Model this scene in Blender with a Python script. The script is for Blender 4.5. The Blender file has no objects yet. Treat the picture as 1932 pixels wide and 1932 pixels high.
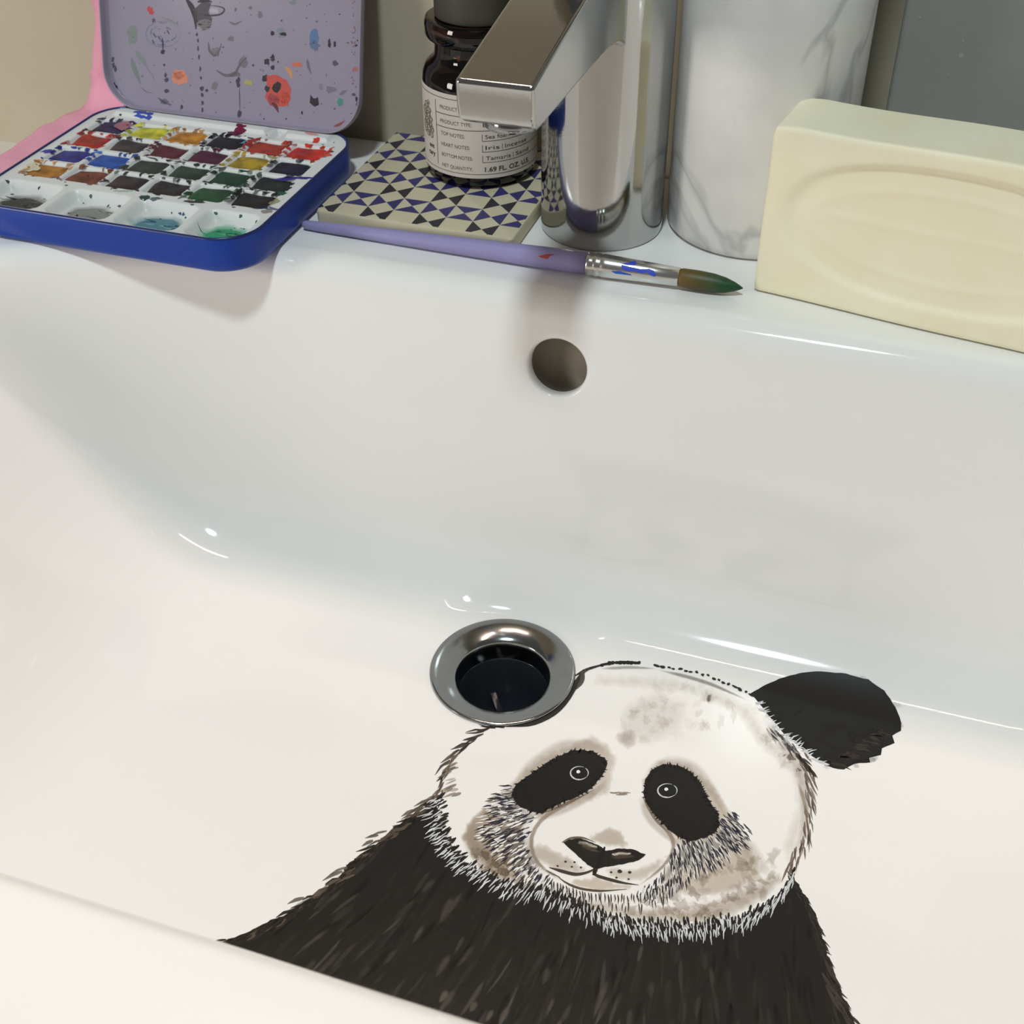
import bpy, bmesh, math, random
import numpy as np
from mathutils import Vector, Matrix, geometry

# ------------------------------------------------------------------ camera, light, exposure
# world: metres, origin at the foot of the tap, X along the wall, Y towards the wall, Z up, basin ledge at z = 0
scn = bpy.context.scene
FPX, PITCH, ROLL, YAW = 2340.0, 39.1, 0.62, -18.85
CAM = np.array([0.1185, -0.467, 0.235])
_ps, _th, _r = [math.radians(a) for a in (YAW, PITCH, ROLL)]
FWD = np.array([math.sin(_ps)*math.cos(_th), math.cos(_ps)*math.cos(_th), -math.sin(_th)])
_right = np.array([math.cos(_ps), -math.sin(_ps), 0.0])
_up = np.cross(_right, FWD)
IX = math.cos(_r)*_right - math.sin(_r)*_up
IY = -math.sin(_r)*_right - math.cos(_r)*_up

cam_d = bpy.data.cameras.new('camera')
cam = bpy.data.objects.new('camera', cam_d)
scn.collection.objects.link(cam)
cam.matrix_world = Matrix([[IX[i], -IY[i], -FWD[i], CAM[i]] for i in range(3)] + [[0, 0, 0, 1]])
cam_d.sensor_width = 36.0
cam_d.lens = FPX/1932.0*36.0
cam_d.clip_start = 0.01
cam_d.clip_end = 20
cam_d.dof.use_dof = True
cam_d.dof.focus_distance = 0.45
cam_d.dof.aperture_fstop = 30
scn.camera = cam

def lin(c):
    return tuple((v/255/12.92 if v/255 <= 0.04045 else ((v/255+0.055)/1.055)**2.4) for v in c[:3])

world = bpy.data.worlds.new('world'); scn.world = world; world.use_nodes = True
bg = world.node_tree.nodes['Background']
bg.inputs[0].default_value = (1.0, 0.97, 0.93, 1)
bg.inputs[1].default_value = 0.12

def area(name, loc, target, size, power, col, shape='DISK', size_y=None):
    l = bpy.data.lights.new(name, 'AREA'); l.shape = shape; l.size = size
    if size_y: l.size_y = size_y
    l.energy = power; l.color = col
    o = bpy.data.objects.new(name, l); scn.collection.objects.link(o)
    o.location = loc
    o.rotation_euler = (Vector(target)-Vector(loc)).to_track_quat('-Z', 'Y').to_euler()
    return o
area('ceiling_lamp', (0.035, -0.80, 1.55), (0.02, -0.15, -0.05), 0.17, 12.8, (0.83, 0.97, 1.0))
area('wall_lamp', (0.0, -0.046, 1.20), (0.0, -0.16, -0.13), 0.80, 5.7, (1.0, 0.77, 0.64), 'RECTANGLE', 0.02)
area('side_fill', (-0.74, -0.76, 0.19), (0.0, 0.0, 0.02), 0.20, 2.7, (1.0, 0.95, 0.87), 'RECTANGLE', 0.30)  # unseen fill added at front left, brightens lid, soap and wall

vs = scn.view_settings
vs.view_transform = 'Standard'; vs.look = 'None'; vs.exposure = 0.13; vs.gamma = 1.0
vs.use_curve_mapping = False

# ------------------------------------------------------------------ helpers
COL = scn.collection
def link(o, parent=None):
    COL.objects.link(o)
    if parent: o.parent = parent
    return o
def empty(name, loc=(0, 0, 0), parent=None):
    o = bpy.data.objects.new(name, None); o.empty_display_size = 0.02
    o.location = loc
    return link(o, parent)
def tag(o, label, cat, group=None):
    o['label'] = label; o['category'] = cat
    if group: o['group'] = group
    return o
def meshobj(name, verts, faces, mat, parent=None, smooth=True, world_parent=True):
    me = bpy.data.meshes.new(name)
    v = np.asarray(verts, float)
    if parent is not None and world_parent:
        off = np.zeros(3); p = parent
        while p is not None:
            off += np.array(p.location); p = p.parent
        v = v - off
    me.from_pydata([tuple(a) for a in v], [], [tuple(int(i) for i in f) for f in faces])
    me.update()
    if smooth: me.polygons.foreach_set('use_smooth', [True]*len(me.polygons))
    if mat: me.materials.append(mat)
    o = bpy.data.objects.new(name, me)
    return link(o, parent)
def fixnormals(o):
    bm = bmesh.new(); bm.from_mesh(o.data); bmesh.ops.recalc_face_normals(bm, faces=bm.faces); bm.to_mesh(o.data); bm.free()
    return o
def autosmooth(o, ang=35):
    me = o.data
    bm = bmesh.new(); bm.from_mesh(me)
    for e in bm.edges:
        if len(e.link_faces) == 2 and e.calc_face_angle(0) > math.radians(ang): e.smooth = False
    bm.to_mesh(me); bm.free()
    return o
def lathe(profile, axis=(0, 0, 0), n=72, close=False):
    """profile: list of (r, z); returns verts, faces"""
    v, f = [], []
    m = len(profile)
    for r, z in profile:
        for k in range(n):
            a = 2*math.pi*k/n
            v.append((axis[0]+r*math.cos(a), axis[1]+r*math.sin(a), axis[2]+z))
    for i in range(m-1 if not close else m):
        j = (i+1) % m
        for k in range(n):
            k2 = (k+1) % n
            f.append((i*n+k, i*n+k2, j*n+k2, j*n+k))
    if not close:
        if profile[0][0] > 1e-6: f.append(tuple(range(n))[::-1])
        if profile[-1][0] > 1e-6: f.append(tuple((m-1)*n+k for k in range(n)))
    return v, f
def rrect(x0, x1, y0, y1, r, n=10):
    pts = []
    for cx, cy, a0 in ((x1-r, y1-r, 0), (x0+r, y1-r, 90), (x0+r, y0+r, 180), (x1-r, y0+r, 270)):
        for k in range(n+1):
            a = math.radians(a0+90*k/n); pts.append((cx+r*math.cos(a), cy+r*math.sin(a)))
    return pts
def rays(P):
    P = np.asarray(P, float).reshape(-1, 2)
    return FWD + ((P[:, 0:1]-966)/FPX)*IX + ((P[:, 1:2]-966)/FPX)*IY
def on_plane(P, p0, n):
    d = rays(P); p0 = np.asarray(p0); n = np.asarray(n)
    t = ((p0-CAM)@n)/(d@n)
    return CAM + d*t[:, None]

# ------------------------------------------------------------------ materials
def newmat(name):
    m = bpy.data.materials.new(name); m.use_nodes = True
    return m, m.node_tree.nodes, m.node_tree.links, m.node_tree.nodes['Principled BSDF']
def plain(name, col, rough=0.5, metal=0.0, noise=0.0, scale=60, bump=0.0, bscale=200, coat=0.0, spec=None):
    m, N, L, b = newmat(name)
    b.inputs['Roughness'].default_value = rough
    b.inputs['Metallic'].default_value = metal
    if spec is not None: b.inputs['Specular IOR Level'].default_value = spec
    if coat: b.inputs['Coat Weight'].default_value = coat; b.inputs['Coat Roughness'].default_value = 0.08
    c = lin(col)
    tc = N.new('ShaderNodeTexCoord')
    nt = N.new('ShaderNodeTexNoise'); nt.inputs['Scale'].default_value = scale; nt.inputs['Detail'].default_value = 5
    L.new(tc.outputs['Object'], nt.inputs['Vector'])
    cr = N.new('ShaderNodeMix'); cr.data_type = 'RGBA'
    cr.inputs[6].default_value = tuple(v*(1-noise) for v in c)+(1,)
    cr.inputs[7].default_value = tuple(min(1, v*(1+noise)) for v in c)+(1,)
    L.new(nt.outputs['Fac'], cr.inputs[0]); L.new(cr.outputs[2], b.inputs['Base Color'])
    if bump:
        n2 = N.new('ShaderNodeTexNoise'); n2.inputs['Scale'].default_value = bscale; n2.inputs['Detail'].default_value = 4
        L.new(tc.outputs['Object'], n2.inputs['Vector'])
        bp = N.new('ShaderNodeBump'); bp.inputs['Strength'].default_value = bump; bp.inputs['Distance'].default_value = 0.001
        L.new(n2.outputs['Fac'], bp.inputs['Height']); L.new(bp.outputs['Normal'], b.inputs['Normal'])
    return m
def paint_mat(name, rough=0.35, noise=0.0, scale=300, spec=0.4):
    """paint on a surface: colour and coverage come from the brush marks themselves"""
    m, N, L, b = newmat(name)
    at = N.new('ShaderNodeVertexColor'); at.layer_name = 'Col'
    b.inputs['Roughness'].default_value = rough
    b.inputs['Specular IOR Level'].default_value = spec
    if noise:
        tc = N.new('ShaderNodeTexCoord'); nt = N.new('ShaderNodeTexNoise')
        nt.inputs['Scale'].default_value = scale; nt.inputs['Detail'].default_value = 5
        L.new(tc.outputs['Object'], nt.inputs['Vector'])
        mr = N.new('ShaderNodeMapRange'); mr.inputs[1].default_value = 0.3; mr.inputs[2].default_value = 0.7
        mr.inputs[3].default_value = 1-noise; mr.inputs[4].default_value = 1+noise
        L.new(nt.outputs['Fac'], mr.inputs[0])
        mx = N.new('ShaderNodeMath'); mx.operation = 'MULTIPLY'; mx.use_clamp = True
        L.new(at.outputs['Alpha'], mx.inputs[0]); L.new(mr.outputs[0], mx.inputs[1])
        L.new(mx.outputs[0], b.inputs['Alpha'])
    else:
        L.new(at.outputs['Alpha'], b.inputs['Alpha'])
    L.new(at.outputs['Color'], b.inputs['Base Color'])
    return m

M = {}
M['ceramic'] = plain('glazed_ceramic', (241, 239, 237), 0.07, noise=0.006, scale=20, coat=0.0)
M['chrome'] = plain('chrome', (180, 181, 180), 0.085, 1.0, noise=0.03, scale=90, bump=0.012, bscale=900)
M['chrome_dull'] = plain('dull_chrome', (150, 152, 152), 0.14, 1.0, noise=0.12, scale=120, bump=0.02, bscale=400)
M['dark_pipe'] = plain('wet_dark_pipe', (34, 38, 44), 0.12, 0.0, noise=0.3, scale=120)
M['dark_gap'] = plain('shaded_channel', (150, 142, 128), 0.8, noise=0.15, scale=80)  # grey-brown stands in for the shade deep inside the overflow
M['wall'] = plain('beige_wall_paint', (196, 184, 162), 0.8, noise=0.05, scale=25, bump=0.15, bscale=500)
M['grey_wall'] = plain('grey_wall_paint', (158, 157, 152), 0.75, noise=0.04, scale=30, bump=0.1, bscale=500)
M['counter'] = plain('pale_counter', (222, 214, 204), 0.4, noise=0.03)
M['paint'] = paint_mat('brush_paint', 0.34, noise=0.12, scale=260)
M['paint_solid'] = paint_mat('thick_brush_paint', 0.45, spec=0.25)
M['ink'] = plain('print_ink', (62, 54, 50), 0.7)
M['ink_pale'] = plain('pale_print_ink', (96, 86, 80), 0.7)

# ------------------------------------------------------------------ basin shape
YR0 = -0.065
def yrim(X):
    X = np.asarray(X, float)
    return YR0 - 1.8*np.clip(-0.09-X, 0, None)**2 - 1.2*np.clip(X-0.22, 0, None)**2
DEPTH = 0.135
MS, RF, RR = 6.0, 0.036, 0.011      # wall steepness, fillet radius, rim radius
_q = math.sqrt(1+MS*MS)
DCF = (RF*_q + (DEPTH-RF))/MS        # fillet centre: d
DCR = RR*(1-_q)/MS                   # rim roll centre: d
_ca = MS/_q; _sa = 1/_q
D_F0 = DCF - RF*_ca                  # fillet starts on the wall line
D_R1 = DCR + RR*_ca                  # rim roll ends on the wall line
def prof(d):
    d = np.asarray(d, float)
    z = np.where(d <= DCR, 0.0, 0.0)
    a = (d > DCR) & (d <= D_R1)
    z = np.where(a, -RR+np.sqrt(np.clip(RR*RR-(d-DCR)**2, 0, None)), z)
    z = np.where((d > D_R1) & (d <= D_F0), -MS*d, z)
    b = (d > D_F0) & (d <= DCF)
    z = np.where(b, -(DEPTH-RF)-np.sqrt(np.clip(RF*RF-(DCF-d)**2, 0, None)), z)
    z = np.where(d > DCF, -DEPTH, z)
    return z
def smax(a, b, k):
    k = np.maximum(k, 1e-7); h = np.clip(0.5+0.5*(a-b)/k, 0, 1)
    return b+(a-b)*h+k*h*(1-h)
def smin(a, b, k): return -smax(-a, -b, k)
DR = np.array([0.0, -0.134])         # drain centre
def F(X, Y, front=True):
    X = np.asarray(X, float); Y = np.asarray(Y, float)
    z = prof(yrim(X)-Y)
    fl = np.clip((yrim(X)-Y-DCF)/0.05, 0, 1)
    z = z + 0.012*fl*np.clip(-Y-0.17, 0, None)
    for zz, k0 in ((-(X+0.268)*1.4, 0.055), (-(0.335-X)*1.4, 0.06), (-(Y+0.3464)*3.6, 0.05))[:3 if front else 2]:
        zz = smin(zz, 0.0*zz, 0.018)
        zz = np.where(zz > -1e-5, 0, zz)
        k = k0*np.clip(-np.maximum(z, zz)/0.05, 0, 1)
        z = smax(z, zz, k)
    r = np.hypot(X-DR[0], Y-DR[1])
    g = np.clip(1-(r-0.0295)/0.016, 0, 1); g = g*g*(3-2*g)
    z = z*(1-g) + g*np.minimum(z, -DEPTH-0.0012)
    return z
def Fnormal(X, Y):
    e = 2e-4
    gx = (F(X+e, Y)-F(X-e, Y))/(2*e); gy = (F(X, Y+e)-F(X, Y-e))/(2*e)
    n = np.stack([-gx, -gy, np.ones_like(gx)], -1)
    return n/np.linalg.norm(n, axis=1)[:, None]
def on_basin(P, lift):
    """points on the glazed surface under the given sight lines, lifted along the normal"""
    d = rays(P)
    lo = (0.02-CAM[2])/d[:, 2]; hi = (-0.16-CAM[2])/d[:, 2]
    ts = np.linspace(0, 1, 90)
    t0 = lo.copy(); t1 = hi.copy(); done = np.zeros(len(d), bool); prev = lo.copy()
    for s in ts[1:]:
        t = lo+(hi-lo)*s
        p = CAM+d*t[:, None]
        below = p[:, 2] < F(p[:, 0], p[:, 1], False)
        new = below & ~done
        t0[new] = prev[new]; t1[new] = t[new]; done |= below
        prev = t
    for _ in range(24):
        t = 0.5*(t0+t1); p = CAM+d*t[:, None]
        below = p[:, 2] < F(p[:, 0], p[:, 1], False)
        t1 = np.where(below, t, t1); t0 = np.where(below, t0, t)
    p = CAM+d*t0[:, None]
    p[:, 1] = np.maximum(p[:, 1], -0.298)
    p[:, 2] = F(p[:, 0], p[:, 1])
    return p + Fnormal(p[:, 0], p[:, 1])*np.asarray(lift)[:, None]

# ------------------------------------------------------------------ the setting
def box(name, x0, x1, y0, y1, z0, z1, mat, parent=None, bevel=0.0):
    v = [(x, y, z) for x in (x0, x1) for y in (y0, y1) for z in (z0, z1)]
    f = [(0, 1, 3, 2), (4, 6, 7, 5), (0, 4, 5, 1), (2, 3, 7, 6), (0, 2, 6, 4), (1, 5, 7, 3)]
    o = meshobj(name, v, f, mat, parent, smooth=False)
    if bevel:
        b = o.modifiers.new('bevel', 'BEVEL'); b.width = bevel; b.segments = 3
    return o
WY = 0.0585
w = box('wall_back', -1.3, 0.0885, WY, WY+0.2, -0.5, 1.7, M['wall']); w['kind'] = 'structure'
w['label'] = 'beige painted wall behind the washbasin ledge'
w = box('dark_band_recess', 0.08, 0.12, WY+0.09, WY+0.11, -0.5, 1.7, M['wall']); w['kind'] = 'structure'  # recess added between the walls so this band falls dark
w['label'] = 'narrow recess added between the beige and grey walls for a dark band'
w = box('wall_right', 0.1045, 1.3, 0.0505, WY+0.2, -0.5, 1.7, M['grey_wall'], bevel=0.002); w['kind'] = 'structure'
w['label'] = 'grey painted wall section behind the soap bar'
fl_v, fl_f = [], []
rng = random.Random(5)
specks = [(1735, 32, 3), (1825, 40, 2), (1817, 77, 3), (1813, 105, 7), (1718, 162, 2), (1790, 140, 2)]
for (x, y, s) in specks:
    P = [(x+s*(0.6+0.7*rng.random())*math.cos(k*0.9), y+s*(0.6+0.6*rng.random())*math.sin(k*0.9)) for k in range(7)]
    q = on_plane(P, (0, 0.0504, 0), (0, 1, 0)); b0 = len(fl_v)
    fl_v += [tuple(a) for a in q]; fl_f.append(tuple(range(b0, b0+7)))
meshobj('white_speck', fl_v, fl_f, plain('wall_chip', (176, 174, 168), 0.8), w, smooth=False)
box('counter_slab', -1.0, -0.286, -0.40, WY, -0.06, -0.03, M['counter'])['kind'] = 'structure'
bpy.data.objects['counter_slab'].name = 'trim_1'
w = box('shade_ledge', -0.75, 0.75, -0.075, WY, 0.42, 0.62, M['wall'], bevel=0.003); w['kind'] = 'structure'   # unseen boxed ledge, added to keep the wall lamp off the basin ledge

# ------------------------------------------------------------------ washbasin
basin = empty('washbasin', (0, -0.17, -0.16))
tag(basin, 'white glazed ceramic washbasin with rear ledge and sloping bowl', 'washbasin')
OVZ = 0.0285
def build_basin():
    X0, X1, Y0, Y1 = -0.2805, 0.37, -0.415, 0.0525
    dl = list(np.arange(-0.122, -0.013, 0.006)) + list(np.arange(-0.0125, 0.0, 0.0006)) + list(np.arange(0.0, 0.0125, 0.00045)) \
        + list(np.arange(0.0125, 0.024, 0.0005)) + list(np.arange(0.024, 0.075, 0.0014)) + list(np.arange(0.075, 0.245, 0.0026)) \
        + list(np.arange(0.245, 0.292, 0.0011)) + list(np.arange(0.292, 0.40, 0.006))
    dl = np.array(dl)
    fine = np.linspace(-0.16, 0.45, 12001); zz = prof(fine)
    s = np.concatenate([[0], np.cumsum(np.hypot(np.diff(fine), np.diff(zz)))]); s -= np.interp(0, fine, s)
    S = lambda d: np.interp(d, fine, s)
    Dinv = lambda q: np.interp(q, s, fine)
    xl = np.arange(X0+0.004, X1-0.003, 0.0028)
    gx, gd = np.meshgrid(xl, dl); gx = gx.ravel(); gd = gd.ravel()
    jit = 0.0
    gy = yrim(gx)-gd
    ok = (gy < Y1-0.002) & (gy > Y0+0.003)
    # outline
    ol = rrect(X0, X1, Y0, Y1, 0.035, 8)
    out = []
    for i in range(len(ol)):
        a, b = np.array(ol[i]), np.array(ol[(i+1) % len(ol)]); n = max(1, int(np.hypot(*(b-a))/0.006))
        for k in range(n): out.append(a+(b-a)*k/n)
    out = np.array(out)
    def inside_rr(x, y, m):
        qx = np.abs(x-(X0+X1)/2)-((X1-X0)/2-0.035); qy = np.abs(y-(Y0+Y1)/2)-((Y1-Y0)/2-0.035)
        sd = np.hypot(np.clip(qx, 0, None), np.clip(qy, 0, None))+np.minimum(np.maximum(qx, qy), 0)-0.035
        return sd < -m
    ok &= inside_rr(gx, gy, 0.002)
    # overflow hole: a circle on the wall, at arc length so
    so = S(OVZ/MS); RO = 0.0130; ox = 0.0022
    ok &= np.hypot(gx-ox, S(gd)-so) > RO+0.0012
    RD = 0.0292
    ok &= np.hypot(gx-DR[0], gy-DR[1]) > RD+0.0012
    px = list(gx[ok]); pd = list(gd[ok])
    edges = []
    def addloop(xs, ds):
        b0 = len(px); n = len(xs)
        px.extend(xs); pd.extend(ds)
        for i in range(n): edges.append((b0+i, b0+(i+1) % n))
        return list(range(b0, b0+n))
    l_out = addloop(out[:, 0], yrim(out[:, 0])-out[:, 1])
    a = np.linspace(0, 2*math.pi, 64, endpoint=False)
    l_ov = addloop(ox+RO*np.cos(a), Dinv(so-RO*np.sin(a)))
    dx = DR[0]+RD*np.cos(a); dy = DR[1]+RD*np.sin(a)
    l_dr = addloop(dx, yrim(dx)-dy)
    px = np.array(px); pd = np.array(pd); sv = S(pd)
    co = [Vector((x, y)) for x, y in zip(px, sv)]
    res = geometry.delaunay_2d_cdt(co, edges, [], 0, 1e-7)
    vv = np.array([tuple(c) for c in res[0]]); tri = np.array([t for t in res[2]])
    orig = res[3]; mp = {}
    for i, l in enumerate(orig):
        for k in l: mp[k] = i
    c = vv[tri].mean(1); cd = Dinv(c[:, 1]); cy = yrim(c[:, 0])-cd
    keep = (np.hypot(c[:, 0]-ox, c[:, 1]-so) > RO*0.998) & (np.hypot(c[:, 0]-DR[0], cy-DR[1]) > RD*0.998) & inside_rr(c[:, 0], cy, 1e-6)
    tri = tri[keep]
    X = vv[:, 0]; Y = yrim(X)-Dinv(vv[:, 1]); Z = F(X, Y)
    V = [tuple(p) for p in np.stack([X, Y, Z], 1)]
    Fc = [tuple(t) for t in tri]
    # outer skirt
    cx, cy_ = (X0+X1)/2, (Y0+Y1)/2
    prev = [mp[i] for i in l_out]
    for off, z in ((0.0018, -0.0007), (0.0035, -0.003), (0.0042, -0.006), (0.0042, -0.16)):
        o2 = rrect(X0-off, X1+off, Y0-off, Y1+off, 0.035+off, 8); ring = []
        for i in range(len(o2)):
            p, q = np.array(ol[i]), np.array(ol[(i+1) % len(ol)]); n = max(1, int(np.hypot(*(q-p))/0.006))
            p2, q2 = np.array(o2[i]), np.array(o2[(i+1) % len(o2)])
            for k in range(n):
                e = p2+(q2-p2)*k/n; ring.append(len(V)); V.append((e[0], e[1], z))
        for i in range(len(ring)):
            j = (i+1) % len(ring); Fc.append((prev[i], ring[i], ring[j], prev[j]))
        prev = ring
    # overflow lip
    prev = [mp[i] for i in l_ov]
    wn = np.array([0, -_ca, _sa])
    c0 = np.array([ox, yrim(ox)-OVZ/MS, -OVZ]); tv = np.array([0, _sa, _ca])
    for r, dep in ((RO-0.0006, 0.0003), (RO-0.0011, 0.0010), (RO-0.0013, 0.0022), (RO-0.0013, 0.0042)):
        ring = []
        for t in a:
            p = c0+np.array([1, 0, 0])*r*math.cos(t)+tv*r*math.sin(t)-wn*dep; ring.append(len(V)); V.append(tuple(p))
        for i in range(64): Fc.append((prev[i], prev[(i+1) % 64], ring[(i+1) % 64], ring[i]))
        prev = ring
    o = fixnormals(meshobj('bowl', V, Fc, M['ceramic'], basin))
    # make sure normals look up
    me = o.data
    up = sum(p.normal.z*p.area for p in me.polygons)
    if up < 0: me.flip_normals()
    # overflow channel
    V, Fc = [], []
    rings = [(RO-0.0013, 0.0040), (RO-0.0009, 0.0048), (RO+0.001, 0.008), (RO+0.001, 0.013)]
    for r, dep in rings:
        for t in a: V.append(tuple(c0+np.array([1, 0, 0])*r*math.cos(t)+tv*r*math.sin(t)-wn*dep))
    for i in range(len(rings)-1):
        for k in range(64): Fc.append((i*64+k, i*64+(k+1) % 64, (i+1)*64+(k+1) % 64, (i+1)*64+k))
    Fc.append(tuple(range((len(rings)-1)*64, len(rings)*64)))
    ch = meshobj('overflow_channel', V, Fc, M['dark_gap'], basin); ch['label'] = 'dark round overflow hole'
build_basin()

# ------------------------------------------------------------------ drain
zd = -DEPTH-0.0012
drain = empty('sink_drain', (DR[0], DR[1], zd-0.05))
tag(drain, 'round chrome sink drain with dark open hole above the panda painting', 'drain')
v, f = lathe([(0.0291, -0.002), (0.0297, 0.0002), (0.0299, 0.0008), (0.0294, 0.0013), (0.0285, 0.0013), (0.0262, 0.0007), (0.0235, -0.0003),
              (0.0212, -0.0013), (0.0198, -0.0021), (0.0190, -0.0029), (0.0187, -0.0050), (0.0186, -0.012)], (DR[0], DR[1], zd), 96)
f = [q for q in f if len(q) == 4]
fixnormals(meshobj('flange', v, f, M['chrome_dull'], drain)).data
v, f = lathe([(0.0187, -0.0115), (0.0182, -0.012), (0.0182, -0.024), (0.0165, -0.026), (0.0165, -0.05), (0.0, -0.05)], (DR[0], DR[1], zd), 64)
f = [q for q in f if len(q) == 4]
meshobj('pipe', v, f, M['dark_pipe'], drain)
for k in range(2):
    ang = math.radians(35+90*k); c, s = math.cos(ang), math.sin(ang)
    vv = []
    for u in (-0.0165, 0.0165):
        for w_ in (-0.0012, 0.0012):
            for z in (-0.034, -0.030-0.0002*k): vv.append((DR[0]+u*c-w_*s, DR[1]+u*s+w_*c, zd+z))
    meshobj('cross_bar', vv, [(0, 1, 3, 2), (4, 6, 7, 5), (0, 4, 5, 1), (2, 3, 7, 6), (0, 2, 6, 4), (1, 5, 7, 3)], M['dark_pipe'], drain, smooth=False)

# ------------------------------------------------------------------ tap
tap = empty('basin_tap', (0, 0, 0))
tag(tap, 'polished chrome single-lever basin tap with flat spout', 'tap')
def shell(*a): return fixnormals(meshobj(*a))
v, f = lathe([(0.0249, 0.0003), (0.0252, 0.0008), (0.0253, 0.0020), (0.0253, 0.0030), (0.0253, 0.006), (0.0253, 0.05), (0.0252, 0.10), (0.0252, 0.148), (0.0244, 0.150)], (0, 0, 0), 128)
autosmooth(shell('body', v, f, M['chrome'], tap), 30)
side = [(0.012, 0.1292), (-0.03, 0.1225), (-0.08, 0.1142), (-0.120, 0.1076), (-0.1320, 0.1056), (-0.1319, 0.1020), (-0.1317, 0.0990),
        (-0.1314, 0.0965), (-0.1304, 0.0932), (-0.1276, 0.0914), (-0.1240, 0.0908), (-0.08, 0.0900), (-0.05, 0.0888), (-0.034, 0.0868), (-0.026, 0.0842), (-0.02, 0.080), (0.012, 0.078)]
vv = [(x, y, z) for x in (-0.0121, 0.0121) for y, z in side]; n = len(side)
ff = [tuple(range(n)), tuple(range(2*n-1, n-1, -1))]+[(i, n+i, n+(i+1) % n, (i+1) % n) for i in range(n)]
sp = shell('spout', vv, ff, M['chrome'], tap)
b = sp.modifiers.new('bevel', 'BEVEL'); b.width = 0.0013; b.segments = 4; b.limit_method = 'ANGLE'; b.angle_limit = math.radians(50); b.harden_normals = True
autosmooth(sp, 40)
v, f = lathe([(0.0088, 0), (0.0088, -0.0035), (0.0075, -0.0038), (0.0075, -0.001)], (0, -0.115, 0.0906), 40)
shell('aerator', v, f, M['chrome_dull'], tap)
v, f = lathe([(0.0246, 0.1503), (0.0252, 0.1515), (0.0252, 0.168), (0.0235, 0.172), (0.012, 0.1735), (0.0, 0.174)], (0, 0, 0), 96)
lv = shell('lever_cap', v, [q for q in f], M['chrome'], tap)
lvs = [(-0.006, 0.158), (-0.006, 0.170), (-0.05, 0.180), (-0.088, 0.190), (-0.092, 0.187), (-0.088, 0.182), (-0.05, 0.170)]
n = len(lvs); vv = [(x, y, z) for x in (-0.009, 0.009) for y, z in lvs]
ff = [tuple(range(n)), tuple(range(2*n-1, n-1, -1))]+[(i, n+i, n+(i+1) % n, (i+1) % n) for i in range(n)]
lo = shell('lever', vv, ff, M['chrome'], tap)
b = lo.modifiers.new('bevel', 'BEVEL'); b.width = 0.002; b.segments = 3; b.limit_method = 'ANGLE'

# ------------------------------------------------------------------ marble tumbler
mm, N, L, bs = newmat('white_marble')
bs.inputs['Roughness'].default_value = 0.34
tc = N.new('ShaderNodeTexCoord')
n1 = N.new('ShaderNodeTexNoise'); n1.inputs['Scale'].default_value = 13; n1.inputs['Detail'].default_value = 4; n1.inputs['Distortion'].default_value = 0.6
L.new(tc.outputs['Object'], n1.inputs['Vector'])
ab = N.new('ShaderNodeMath'); ab.operation = 'SUBTRACT'; ab.inputs[1].default_value = 0.5; L.new(n1.outputs['Fac'], ab.inputs[0])
a2 = N.new('ShaderNodeMath'); a2.operation = 'ABSOLUTE'; L.new(ab.outputs[0], a2.inputs[0])
cr = N.new('ShaderNodeValToRGB'); cr.color_ramp.elements[0].position = 0.0; cr.color_ramp.elements[0].color = lin((198, 196, 194))+(1,)
cr.color_ramp.elements[1].position = 0.028; cr.color_ramp.elements[1].color = lin((233, 230, 227))+(1,)
L.new(a2.outputs[0], cr.inputs[0])
n3 = N.new('ShaderNodeTexNoise'); n3.inputs['Scale'].default_value = 30; n3.inputs['Detail'].default_value = 3; L.new(tc.outputs['Object'], n3.inputs['Vector'])
mx = N.new('ShaderNodeMix'); mx.data_type = 'RGBA'; mx.blend_type = 'MULTIPLY'; mx.inputs[0].default_value = 1
r2 = N.new('ShaderNodeValToRGB'); r2.color_ramp.elements[0].position = 0.35; r2.color_ramp.elements[0].color = (0.88, 0.88, 0.89, 1)
r2.color_ramp.elements[1].position = 0.6; r2.color_ramp.elements[1].color = (1, 1, 1, 1)
L.new(n3.outputs['Fac'], r2.inputs[0]); L.new(cr.outputs[0], mx.inputs[6]); L.new(r2.outputs[0], mx.inputs[7]); L.new(mx.outputs[2], bs.inputs['Base Color'])
MC = (0.0600, 0.0205); MR = 0.0358
tum = empty('marble_tumbler', (MC[0], MC[1], 0))
tag(tum, 'tall white marble cylinder with grey veins standing beside the chrome tap', 'tumbler')
v, f = lathe([(MR-0.004, 0.0002), (MR-0.0015, 0.0006), (MR-0.0004, 0.0018), (MR, 0.004), (MR, 0.06), (MR, 0.128), (MR-0.001, 0.130), (MR-0.004, 0.130), (MR-0.005, 0.128), (MR-0.005, 0.01), (0.0, 0.01)], (MC[0], MC[1], 0), 128)
autosmooth(shell('cup', v, [q for q in f], mm, tum), 40)

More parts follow.
